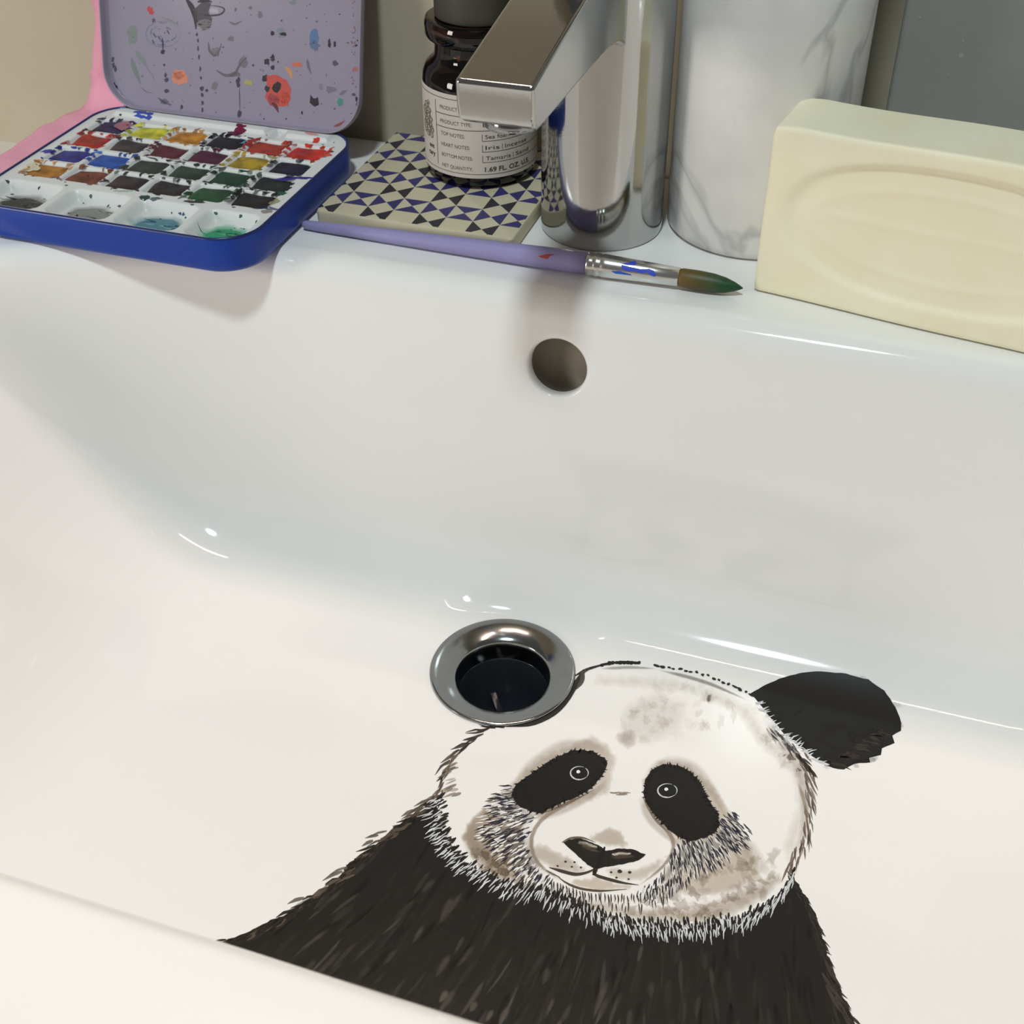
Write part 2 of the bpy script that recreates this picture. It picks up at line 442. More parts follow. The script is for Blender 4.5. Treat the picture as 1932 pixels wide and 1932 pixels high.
# ------------------------------------------------------------------ painter: brush marks laid on a surface
class Painter:
    def __init__(self, surf, base=0.00007, step=1.2e-8, seed=1):
        self.P = []; self.F = []; self.C = []; self.Lf = []; self.surf = surf; self.base = base; self.step = step; self.k = 0
        self.rng = random.Random(seed)
    def _add(self, pts, cols, faces):
        b = len(self.P); lift = self.base+self.k*self.step; self.k += 1
        self.P += [tuple(p) for p in pts]; self.C += cols; self.Lf += [lift]*len(pts)
        self.F += [tuple(b+i for i in f) for f in faces]
    def stroke(self, pts, w, col, alpha=1.0, taper=(0.3, 0.1), segs=None, fade=(1, 1), soft=False):
        pts = np.array(pts, float)
        sl = np.concatenate([[0], np.cumsum(np.hypot(*np.diff(pts, axis=0).T))]); Lg = max(sl[-1], 1e-6)
        n = segs or max(3, min(14, int(Lg/7)+2))
        q = np.linspace(0, Lg, n+1)
        x = np.interp(q, sl, pts[:, 0]); y = np.interp(q, sl, pts[:, 1])
        if len(pts) > 2 and n > 4:      # round the corners a little
            for _ in range(2):
                x[1:-1] = 0.25*x[:-2]+0.5*x[1:-1]+0.25*x[2:]; y[1:-1] = 0.25*y[:-2]+0.5*y[1:-1]+0.25*y[2:]
        tx = np.gradient(x); ty = np.gradient(y); m = np.hypot(tx, ty)+1e-9; nx, ny = -ty/m, tx/m
        s = q/Lg
        t0, t1 = taper
        ww = 0.5*w*np.minimum(1, t0+(1-t0)*np.minimum(1, s/0.25))*np.minimum(1, t1+(1-t1)*np.minimum(1, (1-s)/0.45))
        c = lin(col)
        al = alpha*(fade[0]+(fade[1]-fade[0])*s)
        if soft:
            P = []; C = []
            for i in range(n+1):
                for o, aa in ((-1, 0), (-0.4, 1), (0.4, 1), (1, 0)):
                    P.append((x[i]+nx[i]*ww[i]*o*1.3, y[i]+ny[i]*ww[i]*o*1.3)); C.append(c+(float(al[i]*aa*min(1, s[i]*5, (1-s[i])*5)),))
            Fc = [(4*i+j, 4*i+j+1, 4*i+5+j, 4*i+4+j) for i in range(n) for j in range(3)]
        else:
            P = []; C = []
            for i in range(n+1):
                P += [(x[i]+nx[i]*ww[i], y[i]+ny[i]*ww[i]), (x[i]-nx[i]*ww[i], y[i]-ny[i]*ww[i])]; C += [c+(float(al[i]),)]*2
            Fc = [(2*i, 2*i+1, 2*i+3, 2*i+2) for i in range(n)]
        self._add(P, C, Fc)
    def dash(self, x, y, ang, ln, w, col, alpha=1.0, bend=0.0, taper=(0.5, 0.15)):
        a = math.radians(ang); dx, dy = math.cos(a)*ln, math.sin(a)*ln
        self.stroke([(x, y), (x+dx*0.5-dy*bend, y+dy*0.5+dx*bend), (x+dx, y+dy)], w, col, alpha, taper, segs=4)
    def blob(self, cx, cy, rx, ry, col, alpha=1.0, rot=0, jag=0.25, n=14, edge=1.0):
        r = self.rng; c = lin(col); ca, sa = math.cos(math.radians(rot)), math.sin(math.radians(rot))
        P = [(cx, cy)]; C = [c+(alpha,)]
        rr = [1+jag*(2*r.random()-1) for _ in range(n)]
        for lev, aa in ((0.6, alpha), (1.0, alpha*edge)):
            for k in range(n):
                t = 2*math.pi*k/n; u, v = rx*lev*rr[k]*math.cos(t), ry*lev*rr[k]*math.sin(t)
                P.append((cx+u*ca-v*sa, cy+u*sa+v*ca)); C.append(c+(aa,))
        Fc = [(0, 1+k, 1+(k+1) % n) for k in range(n)]+[(1+k, 1+n+k, 1+n+(k+1) % n, 1+(k+1) % n) for k in range(n)]
        self._add(P, C, Fc)
    def fill(self, poly, col, alpha=1.0, step=11.0, jag=0.0, colfn=None, soft=0.0):
        r = self.rng; poly = np.array(poly, float); B = []
        for i in range(len(poly)):
            a, b = poly[i], poly[(i+1) % len(poly)]; n = max(1, int(np.hypot(*(b-a))/(step*0.7)))
            t = (b-a)/(np.hypot(*(b-a))+1e-9)
            for k in range(n):
                j = (2*r.random()-1)*jag; B.append(a+(b-a)*k/n+np.array([-t[1], t[0]])*j)
        B = np.array(B)
        lo, hi = B.min(0), B.max(0)
        gx, gy = np.meshgrid(np.arange(lo[0], hi[0], step), np.arange(lo[1], hi[1], step)); G = np.stack([gx.ravel(), gy.ravel()], 1)
        G += np.array([[r.random()-0.5, r.random()-0.5] for _ in range(len(G))])*step*0.4
        def inside(Q):
            c = np.zeros(len(Q), bool); j = len(B)-1
            for i in range(len(B)):
                a, b = B[i], B[j]
                k = ((a[1] > Q[:, 1]) != (b[1] > Q[:, 1])) & (Q[:, 0] < (b[0]-a[0])*(Q[:, 1]-a[1])/(b[1]-a[1]+1e-12)+a[0])
                c ^= k; j = i
            return c
        def dist(Q):
            dm = np.full(len(Q), 1e9)
            for i in range(len(B)):
                a, b = B[i], B[(i+1) % len(B)]; e = b-a; t = np.clip(((Q-a)@e)/(e@e+1e-12), 0, 1)
                dm = np.minimum(dm, np.hypot(*(Q-a-t[:, None]*e).T))
            return dm
        G = G[inside(G)]
        if len(G): G = G[dist(G) > step*0.35]
        A = np.concatenate([B, G]) if len(G) else B
        nb = len(B)
        res = geometry.delaunay_2d_cdt([Vector(p) for p in A], [(i, (i+1) % nb) for i in range(nb)], [], 0, 1e-6)
        V = np.array([tuple(p) for p in res[0]]); T = np.array(res[2])
        T = T[inside(V[T].mean(1))]
        c = lin(col); C = []
        dd = dist(V) if soft else None
        for i, p in enumerate(V):
            cc = lin(colfn(p[0], p[1])) if colfn else c
            C.append(cc+((alpha*min(1, dd[i]/soft)) if soft else alpha,))
        self._add(V, C, [tuple(t) for t in T])
    def build(self, name, mat, parent):
        V = self.surf(np.array(self.P), np.array(self.Lf))
        o = meshobj(name, V, self.F, mat, parent)
        at = o.data.color_attributes.new('Col', 'FLOAT_COLOR', 'POINT')
        at.data.foreach_set('color', np.array(self.C, np.float32).ravel())
        return o

# ------------------------------------------------------------------ panda painting on the bowl
panda = empty('panda_painting', (0.06, -0.19, -DEPTH))
tag(panda, 'black and white watercolour panda painted on the floor of the washbasin', 'painting')
R = random.Random(11)
U = R.uniform
def along(poly, step):
    poly = np.array(poly, float); sl = np.concatenate([[0], np.cumsum(np.hypot(*np.diff(poly, axis=0).T))])
    q = np.arange(0, sl[-1], step)
    x = np.interp(q, sl, poly[:, 0]); y = np.interp(q, sl, poly[:, 1])
    e = 1.0
    tx = np.interp(q+e, sl, poly[:, 0])-np.interp(q-e, sl, poly[:, 0]); ty = np.interp(q+e, sl, poly[:, 1])-np.interp(q-e, sl, poly[:, 1])
    return list(zip(x, y, np.degrees(np.arctan2(ty, tx))))
def scatter(poly, n, rnd=R):
    poly = np.array(poly, float); lo, hi = poly.min(0), poly.max(0); out = []
    while len(out) < n:
        x, y = rnd.uniform(lo[0], hi[0]), rnd.uniform(lo[1], hi[1]); c = False; j = len(poly)-1
        for i in range(len(poly)):
            a, b = poly[i], poly[j]
            if (a[1] > y) != (b[1] > y) and x < (b[0]-a[0])*(y-a[1])/(b[1]-a[1])+a[0]: c = not c
            j = i
        if c: out.append((x, y))
    return out

LEFTSIDE = [(822, 1503), (800, 1520), (770, 1546), (745, 1560), (718, 1586), (690, 1607), (662, 1630), (636, 1657), (604, 1684), (572, 1702), (545, 1721), (512, 1738), (476, 1757), (442, 1771), (410, 1779)]
RIGHTSIDE = [(1497, 1652), (1512, 1678), (1528, 1706), (1546, 1744), (1558, 1785), (1568, 1830), (1590, 1880), (1612, 1925), (1640, 1985)]
COLLAR = [(1497, 1652), (1480, 1684), (1446, 1712), (1402, 1732), (1352, 1743), (1300, 1750), (1250, 1750), (1200, 1748), (1150, 1738), (1100, 1716), (1050, 1696), (1000, 1684), (950, 1672), (905, 1650), (872, 1628), (848, 1600), (832, 1570), (826, 1540), (822, 1503)]
BODY = LEFTSIDE+[(400, 1800), (620, 1872), (900, 1968), (1000, 1998)]+RIGHTSIDE[::-1]+COLLAR[1:-1]
def fur_dir(x, y):
    """lie of the fur on the body: down-left on the left, steep on the right"""
    t = min(1, max(0, (x-450)/1000)); return 152-66*t+(6 if x > 1350 else 0)-14*max(0, (x-1300)/300)
pb = Painter(on_basin, 0.00006, seed=2)
pb.fill(BODY, (24, 23, 21), 1.0, step=14, jag=3.0)
pb.build('body', M['paint_solid'], panda)
ps_ = Painter(on_basin, 0.00010, seed=3)
for x, y in scatter(BODY, 900):
    low = min(1, max(0, (y-1620)/320)); dark = U(0, 1)
    if R.random() > 0.35+0.65*low: continue
    a = fur_dir(x, y)+U(-10, 10); ln = U(35, 110)
    if dark < 0.12: col, al = (18, 17, 16), U(0.2, 0.5)
    elif dark < 0.85: g = U(0, 26)*(0.4+0.7*low); col, al = (46+g, 42+g*0.92, 37+g*0.84), U(0.12, 0.42)
    else: g = U(0, 36)*low; col, al = (84+g, 78+g, 70+g), U(0.15, 0.45)
    if x > 1300: al *= 0.6
    ps_.stroke([(x, y), (x+math.cos(math.radians(a))*ln*0.5+U(-3, 3), y+math.sin(math.radians(a))*ln*0.5), (x+math.cos(math.radians(a))*ln, y+math.sin(math.radians(a))*ln)], U(5, 12), col, al, (0.4, 0.1), soft=True)
for (x, y, l, g) in [(855, 1690, 60, 84), (800, 1745, 45, 88), (675, 1775, 80, 70), (750, 1790, 45, 74), (850, 1800, 55, 84), (845, 1868, 30, 118), (900, 1890, 25, 100), (930, 1905, 28, 110), (960, 1900, 40, 100), (1190, 1900, 60, 78), (1320, 1875, 50, 70), (1230, 1850, 35, 74), (1330, 1795, 40, 64), (1170, 1920, 50, 84), (1060, 1920, 50, 92), (700, 1820, 40, 62)]:
    a = fur_dir(x, y)+U(-8, 8)
    ps_.stroke([(x, y), (x+math.cos(math.radians(a))*l, y+math.sin(math.radians(a))*l)], U(8, 13), (g, g*0.93, g*0.84), 0.5, (0.4, 0.1), soft=True)
# fur along the two flanks
for x, y, t in along(LEFTSIDE, 3.5):
    up = max(0, min(1, (1700-y)/180))
    a = 150+U(-14, 14); ln = U(18, 40)
    br = R.random() < 0.55*up+0.12
    ps_.dash(x+U(8, 16), y+U(-6, 6), a, ln, U(3.5, 7), (96, 84, 72) if br else (40, 36, 33), U(0.6, 0.95) if br else 0.95, U(-0.12, 0.12))
for (x, y, l) in [(632, 1648, 42), (640, 1640, 36), (655, 1655, 40), (628, 1662, 34), (700, 1580, 26), (716, 1572, 34), (690, 1590, 24), (560, 1698, 34), (770, 1532, 30), (786, 1524, 36), (800, 1512, 36)]:
    ps_.dash(x+14, y-4, 158+U(-12, 10), l, U(4, 7), (104, 92, 80), 0.75, 0.05)
for x, y, t in along(RIGHTSIDE, 3.6):
    lo_ = max(0, (y-1680)/250)
    ps_.dash(x-U(6, 12), y-U(0, 8), 52+U(-16, 12)+8*lo_, U(16, 28)+10*lo_, U(2.5, 4.5)+1.5*lo_, (50, 45, 42), 0.92, U(-0.1, 0.1))
for (x, y, l) in [(1560, 1812, 58), (1555, 1836, 72), (1562, 1858, 76), (1580, 1880, 62), (1590, 1900, 60)]:
    ps_.dash(x-4, y, 56+U(-5, 5), l, 7, (66, 58, 53), 0.85, 0.04)
ps_.build('body_fur', M['paint'], panda)

EAR = [(1416, 1309), (1438, 1296), (1470, 1280), (1510, 1270), (1550, 1266), (1596, 1271), (1638, 1282), (1668, 1303), (1690, 1334), (1701, 1364), (1700, 1379), (1684, 1388), (1688, 1402), (1664, 1412), (1662, 1424), (1640, 1430), (1642, 1438), (1612, 1441), (1592, 1452), (1572, 1450), (1540, 1432), (1512, 1412), (1480, 1385), (1452, 1352), (1432, 1326)]
pe = Painter(on_basin, 0.00006, seed=4)
pe.fill(EAR, (21, 20, 19), 1.0, step=12, jag=0.8)
for x, y in scatter(EAR, 60): pe.stroke([(x, y), (x+U(-18, 24), y+U(4, 14))], U(8, 16), (44, 41, 37), U(0.1, 0.35), soft=True)
for k in range(34):
    t = k/33; x = 1695-100*t; y = 1378+70*t
    pe.dash(x-26, y-6+U(-6, 4), 14+U(-14, 14), U(18, 32), U(3, 6), (60, 53, 46) if R.random() < 0.5 else (38, 35, 32), 0.9)
pe.build('ear', M['paint_solid'], panda)

PATCH_L = [(965, 1500), (971, 1484), (1000, 1461), (1025, 1444), (1047, 1430), (1083, 1415), (1116, 1417), (1140, 1430), (1146, 1440), (1138, 1461), (1114, 1489), (1090, 1503), (1052, 1519), (1021, 1534), (1000, 1531), (977, 1520)]
PATCH_R = [(1217, 1471), (1228, 1455), (1253, 1441), (1281, 1445), (1303, 1457), (1320, 1474), (1331, 1497), (1342, 1519), (1356, 1536), (1358, 1555), (1348, 1572), (1331, 1580), (1301, 1588), (1278, 1578), (1256, 1561), (1236, 1539), (1221, 1519), (1214, 1497)]

# pale washes on the face
pw = Painter(on_basin, 0.00004, seed=6)
def wash(poly, col, al, soft=10): pw.fill(poly, col, al, step=8, jag=2.5, soft=soft)
TAUPE = (182, 168, 150); PALE = (212, 203, 190)
wash([(948, 1492), (985, 1452), (1040, 1414), (1090, 1398), (1112, 1384), (1124, 1388), (1150, 1402), (1166, 1430), (1150, 1500), (1118, 1512), (1060, 1525), (1020, 1545), (960, 1530)], (206, 196, 180), 0.5, 10)
wash([(870, 1580), (880, 1555), (900, 1530), (930, 1500), (965, 1480), (990, 1540), (990, 1600), (1010, 1640), (950, 1640), (905, 1615), (878, 1598)], (176, 160, 140), 0.75, 8)
wash([(885, 1595), (920, 1590), (960, 1625), (1010, 1655), (1070, 1680), (1140, 1700), (1220, 1712), (1300, 1708), (1370, 1690), (1430, 1660), (1470, 1640), (1482, 1660), (1440, 1702), (1380, 1732), (1300, 1744), (1210, 1742), (1120, 1720), (1040, 1690), (960, 1668), (905, 1640)], (178, 163, 143), 0.48, 14)
wash([(1210, 1470), (1245, 1432), (1300, 1440), (1345, 1480), (1380, 1530), (1420, 1600), (1440, 1660), (1370, 1690), (1290, 1690), (1240, 1660), (1280, 1600), (1250, 1560), (1210, 1520)], (206, 194, 178), 0.6, 10)
wash([(1120, 1270), (1250, 1275), (1360, 1300), (1418, 1330), (1455, 1390), (1500, 1430), (1530, 1460), (1520, 1560), (1490, 1640), (1470, 1600), (1500, 1520), (1490, 1460), (1430, 1410), (1390, 1350), (1300, 1310), (1200, 1300), (1120, 1295)], (216, 210, 200), 0.34, 16)
wash([(1170, 1330), (1230, 1300), (1300, 1320), (1290, 1380), (1230, 1410), (1165, 1400)], (226, 221, 212), 0.30, 20)
wash([(1160, 1380), (1195, 1372), (1205, 1400), (1188, 1416), (1162, 1404)], (196, 184, 168), 0.5, 8)
wash([(1103, 1580), (1150, 1560), (1172, 1568), (1190, 1600), (1150, 1600), (1120, 1590)], (200, 189, 174), 0.7, 7)
wash([(998, 1604), (1020, 1588), (1050, 1604), (1080, 1620), (1110, 1640), (1090, 1652), (1040, 1640), (1008, 1622)], (196, 185, 168), 0.55, 8)
wash([(1130, 1640), (1160, 1636), (1200, 1640), (1250, 1615), (1270, 1610), (1246, 1640), (1210, 1665), (1160, 1662)], (210, 201, 187), 0.6, 8)
wash([(1030, 1640), (1080, 1660), (1120, 1652), (1170, 1668), (1205, 1672), (1180, 1680), (1130, 1684), (1080, 1672)], (212, 200, 182), 0.65, 5)
for pts, wd, al in (([(960, 1500), (1000, 1448), (1060, 1408), (1120, 1402), (1156, 1432)], 26, 0.30), ([(985, 1545), (1050, 1532), (1110, 1505), (1150, 1470)], 18, 0.34), ([(1212, 1480), (1240, 1440), (1300, 1440), (1345, 1490), (1375, 1545)], 24, 0.28),
                    ([(1206, 1500), (1226, 1545), (1268, 1585), (1290, 1600)], 18, 0.34), ([(900, 1540), (885, 1585), (910, 1625), (960, 1652)], 28, 0.30), ([(1400, 1580), (1430, 1630), (1455, 1650)], 30, 0.24), ([(1430, 1345), (1475, 1400), (1510, 1440), (1522, 1500), (1518, 1580), (1490, 1630)], 22, 0.26), ([(1000, 1570), (1000, 1610), (1030, 1650)], 16, 0.3)):
    pw.stroke(pts, wd, (176, 161, 142), al, (0.4, 0.4), segs=14, soft=True)
for poly, n, sc in (([(890, 1600), (960, 1640), (1060, 1690), (1130, 1712), (1120, 1722), (1040, 1694), (940, 1664), (900, 1640)], 60, 1.0), ([(1180, 1700), (1300, 1660), (1430, 1590), (1470, 1620), (1440, 1690), (1330, 1735), (1200, 1735)], 60, 1.2), ([(1180, 1290), (1330, 1290), (1400, 1350), (1330, 1400), (1170, 1400)], 40, 1.1), ([(1420, 1330), (1470, 1380), (1530, 1450), (1500, 1470), (1440, 1400)], 22, 1.0)):
    for x, y in scatter(poly, n):
        fh = y < 1480; g = U(14, 36) if fh else U(-26, 22); pw.blob(x, y, U(6, 15)*sc, U(4, 10)*sc, (172+g, 158+g, 138+g), U(0.05, 0.16) if fh else U(0.12, 0.4), rot=U(0, 180), jag=0.45, edge=U(0.2, 1.0))
for (x, y) in [(915, 1612), (935, 1630), (955, 1622), (950, 1645), (975, 1640), (990, 1658), (1005, 1650)]:
    pw.blob(x, y, U(9, 15), U(6, 10), (126, 108, 86), 0.55, rot=U(0, 90), jag=0.4)
pw.build('face_wash', M['paint'], panda)

# outlines of the head, muzzle and mouth
po = Painter(on_basin, 0.00011, seed=7)
BR = (112, 96, 82); DK = (46, 42, 38)
po.stroke([(955, 1369), (1000, 1363), (1040, 1346), (1070, 1318), (1086, 1290), (1100, 1270)], 19, (46, 43, 40), 0.92, (0.3, 0.4))
po.stroke([(1085, 1300), (1100, 1282), (1096, 1268), (1112, 1262)], 11, (80, 76, 70), 0.85, (0.5, 0.4))
po.stroke([(1084, 1276), (1104, 1264), (1124, 1258), (1146, 1252)], 5, (40, 38, 36), 0.9, (0.4, 0.4))
for x, y, t in along([(1136, 1255), (1152, 1251), (1180, 1250), (1212, 1251)], 7): po.blob(x, y, U(4, 7), U(2.6, 4), (34, 32, 31), 0.95, rot=t, jag=0.2, n=8)
for x, y, t in along([(1228, 1253), (1262, 1259), (1300, 1266), (1340, 1277), (1372, 1291), (1400, 1304), (1418, 1312)], 11):
    if R.random() < 0.86: po.blob(x+U(-2, 2), y+U(-2, 2), U(3, 7), U(1.8, 3), (38, 36, 34), 0.9, rot=t+U(-10, 10), jag=0.25, n=8)
po.stroke([(1240, 1264), (1290, 1275), (1340, 1290), (1385, 1310), (1412, 1322)], 7, (122, 118, 112), 0.5, (0.2, 0.3), soft=True)
po.stroke([(1130, 1262), (1190, 1259), (1240, 1262)], 6, (150, 150, 148), 0.5, (0.2, 0.3), soft=True)
po.build('head_outline', M['paint_solid'], panda)
po = Painter(on_basin, 0.00011, seed=71)
LHEAD = [(958, 1369), (930, 1373), (905, 1386), (884, 1402), (864, 1420), (848, 1440), (838, 1462), (832, 1482), (826, 1502)]
for x, y, t in along(LHEAD, 5.5):
    low = (y-1369)/135
    po.dash(x+U(-3, 6), y+U(-4, 4), t+U(-4, 26), U(20, 42), U(3, 6)*(1.1-0.35*low), (56, 50, 45) if R.random() > 0.35*low+0.1 else (118, 104, 90), U(0.65, 0.95), U(-0.1, 0.1))
for k in range(16): po.dash(U(850, 870), U(1436, 1500), 158+U(-14, 14), U(20, 34), U(3, 6), (140, 126, 112), U(0.35, 0.7))
po.build('head_outline', M['paint_solid'], panda)
po = Painter(on_basin, 0.00011, seed=72)
RHEAD = [(1518, 1436), (1530, 1460), (1534, 1490), (1532, 1520), (1530, 1550), (1528, 1580), (1518, 1608), (1504, 1630), (1490, 1652)]
for x, y, t in along(RHEAD, 4.5):
    low = (y-1436)/216
    po.dash(x-U(-2, 16), y-U(6, 16), 60+46*low+U(-9, 9), U(20, 36), U(2.6, 4.4), (122, 107, 93) if R.random() < 0.8 else (78, 68, 59), U(0.55, 0.9), U(-0.08, 0.08), (0.4, 0.1))
po.stroke([(1505, 1475), (1514, 1500), (1522, 1530), (1524, 1560)], 7, (166, 152, 136), 0.5, soft=True)
po.build('head_outline', M['paint_solid'], panda)
po = Painter(on_basin, 0.00011, seed=73)
# muzzle
po.stroke([(1114, 1492), (1080, 1512), (1040, 1532), (1018, 1546), (1004, 1568), (997, 1594), (1006, 1620), (1030, 1646), (1060, 1662)], 8, (158, 141, 123), 0.6, (0.3, 0.5), soft=True)
po.stroke([(1217, 1514), (1232, 1534), (1250, 1556), (1272, 1582), (1275, 1602), (1256, 1632), (1228, 1655), (1204, 1672)], 8, (156, 139, 121), 0.6, (0.3, 0.3), soft=True)
po.stroke([(1020, 1536), (1060, 1520), (1100, 1502), (1120, 1490)], 5, (130, 112, 94), 0.6)
po.stroke([(1214, 1506), (1226, 1530), (1240, 1552), (1262, 1572)], 5, (132, 114, 96), 0.6)
for k in range(5): po.dash(1150+k*6, 1497+U(-2, 3), U(-8, 10), U(14, 24), 3, (150, 134, 118), 0.7)
po.build('muzzle_outline', M['paint_solid'], panda)
po = Painter(on_basin, 0.00012, seed=17)
# mouth
po.stroke([(1036, 1637), (1060, 1644), (1086, 1651), (1108, 1647), (1122, 1640)], 6.5, (66, 56, 48), 0.92, (0.2, 0.5))
po.stroke([(1122, 1640), (1117, 1650), (1140, 1657), (1174, 1666), (1205, 1670)], 6, (62, 53, 46), 0.92, (0.7, 0.15))
po.stroke([(1126, 1632), (1120, 1652)], 9, (50, 43, 38), 0.9, (0.8, 0.6))
po.stroke([(1050, 1652), (1066, 1666), (1092, 1677), (1130, 1682), (1182, 1678)], 4.5, (84, 70, 58), 0.9, (0.2, 0.2))
po.stroke([(1030, 1642), (1044, 1650), (1058, 1656)], 4, (112, 96, 82), 0.7)
po.build('mouth', M['paint_solid'], panda)
po = Painter(on_basin, 0.00012, seed=18)
for x, y, s in [(1067, 1626, 2.2), (1084, 1627, 2), (1079, 1635.5, 2), (1096, 1637, 2), (1052, 1634, 2), (1153, 1646, 2.2), (1169, 1644.5, 4.2), (1188, 1646, 2.8), (1163, 1656, 2.2), (1186, 1659, 2)]:
    po.blob(x, y, s*1.15, s*0.9, (54, 46, 42), 0.9, jag=0.15, n=9)
po.build('whisker_dot', M['paint_solid'], panda)['kind'] = 'stuff'

# cheek and chin fur hatching
ph = Painter(on_basin, 0.000125, seed=8)
NAVY = (46, 45, 58); WHITE = (240, 239, 238)
def cheek_dir(x, y, L_=True):
    return math.degrees(math.atan2(y-1470, x-1135))
GL = [(920, 1520), (966, 1475), (980, 1522), (1018, 1540), (1003, 1570), (996, 1592), (1006, 1622), (1040, 1652), (1078, 1680), (1110, 1706), (1060, 1696), (1000, 1670), (950, 1622), (905, 1575)]
GR = [(1278, 1584), (1345, 1578), (1360, 1535), (1380, 1525), (1412, 1565), (1405, 1590), (1360, 1625), (1290, 1665), (1225, 1700), (1200, 1682), (1246, 1648)]
ph.fill([(928, 1520), (966, 1480), (980, 1522), (1016, 1540), (990, 1560), (940, 1550)], (150, 150, 150), 0.5, step=8, jag=2, soft=8)
ph.fill([(1285, 1590), (1345, 1580), (1362, 1545), (1405, 1570), (1370, 1612), (1290, 1650), (1240, 1668), (1270, 1620)], (160, 160, 158), 0.5, step=8, jag=2, soft=8)
ph.fill([(925, 1560), (990, 1555), (998, 1600), (1030, 1650), (990, 1650), (945, 1600)], (96, 92, 92), 0.45, step=8, jag=2, soft=10)
for poly, n, left in ((GL, 520, True), (GR, 430, False)):
    for x, y in sorted(scatter(poly, n), key=lambda q: q[1]):
        a = cheek_dir(x, y)
        a = a+(6 if left else 22+20*max(0, (1400-x)/200))+U(-9, 9)
        if left and R.random() < 0.42: ph.dash(x, y, a, U(11, 20), U(2.0, 3.0), WHITE, 0.95, U(-0.1, 0.1))
        elif not left and R.random() < 0.3: ph.dash(x, y, a, U(9, 16), U(1.8, 2.6), (226, 226, 224), 0.9, U(-0.1, 0.1))
        else: ph.dash(x, y, a, U(11, 21), U(1.8, 2.9), NAVY, U(0.7, 0.95), U(-0.1, 0.1))
for x, y, t in along([(1040, 1672), (1080, 1688), (1130, 1698), (1180, 1700), (1230, 1692), (1270, 1672)], 6.2):
    ph.dash(x+U(-1.5, 1.5), y-U(8, 14), 84+U(-7, 10), U(14, 26), U(2.2, 3.2), (54, 48, 48), 0.9, U(-0.08, 0.08))
    if R.random() < 0.6: ph.dash(x+2, y+U(4, 12), 84+U(-10, 12), U(14, 24), U(2, 3), (66, 58, 56), 0.85)
    ph.dash(x+3, y-U(6, 12), 86+U(-6, 6), U(12, 22), 2.2, (232, 230, 226), 0.85)
ph.build('cheek_fur', M['paint_solid'], panda)

# fringe of white hairs over the collar
pf = Painter(on_basin, 0.00015, seed=9)
for x, y, t in along(COLLAR, 2.8):
    a = cheek_dir(x, y)+U(-12, 12)
    if x > 1200: a = 80+18*max(0, (x-1250)/250)+U(-14, 14) if x < 1400 else 112+U(-16, 12)
    if x < 900: a = 152-14*max(0, (y-1560)/90)+U(-12, 10)
    if R.random() < 0.9:
        b = math.radians(a); back = U(4, 22)
        pf.dash(x-math.cos(b)*back, y-math.sin(b)*back, a, U(16, 30), U(3, 5), (38, 35, 33), 0.92, U(-0.1, 0.1))
for rep in range(3):
    for x, y, t in along(COLLAR, 6.4 if rep < 2 else 12.0):
        if 925 < x < 1140 and rep == 1 and R.random() < 0.6: continue
        a = cheek_dir(x, y)+U(-13, 13)
        if x > 1200: a = 80+18*max(0, (x-1250)/250)+U(-16, 16) if x < 1400 else 114+U(-20, 14)
        if x < 900: a = 155-16*max(0, (y-1560)/90)+U(-14, 12)
        b = math.radians(a); sh = U(-14, 12)+(4 if rep == 1 else 0)
        g = U(-20, 8)
        pf.dash(x+math.cos(b)*sh, y+math.sin(b)*sh, a, U(12, 25), U(1.7, 2.6), (222+g, 225+g, 231+g), U(0.8, 0.97), U(-0.14, 0.14), (0.6, 0.35))
pf.build('collar_fringe', M['paint_solid'], panda)
pf = Painter(on_basin, 0.00015, seed=19)
# small hairs at the root of the ear
for x, y, t in along([(1428, 1322), (1446, 1348), (1470, 1378), (1500, 1402), (1530, 1426), (1562, 1444)], 3.4):
    if 1440 < x < 1462 and R.random() < 0.8: continue
    pf.dash(x-U(2, 8), y+U(-2, 6), -22+U(-24, 60)*(1 if x > 1480 else 0.5), U(10, 22), U(1.8, 2.8), (222, 226, 230), 0.92, U(-0.15, 0.15))
for x, y, t in along([(1450, 1372), (1470, 1392), (1496, 1412), (1516, 1434)], 2.6):
    pf.dash(x+U(-6, 6), y+U(-6, 6), 52+U(-12, 12), U(14, 26), U(2.2, 3.6), (70, 68, 66) if R.random() < 0.6 else (170, 172, 172), 0.85)
for x, y, t in along([(1512, 1428), (1530, 1452), (1540, 1462)], 3): pf.dash(x-6, y-6, 60+U(-14, 14), U(16, 26), U(3, 5), (70, 60, 52), 0.85)
pf.build('ear_fringe', M['paint_solid'], panda)

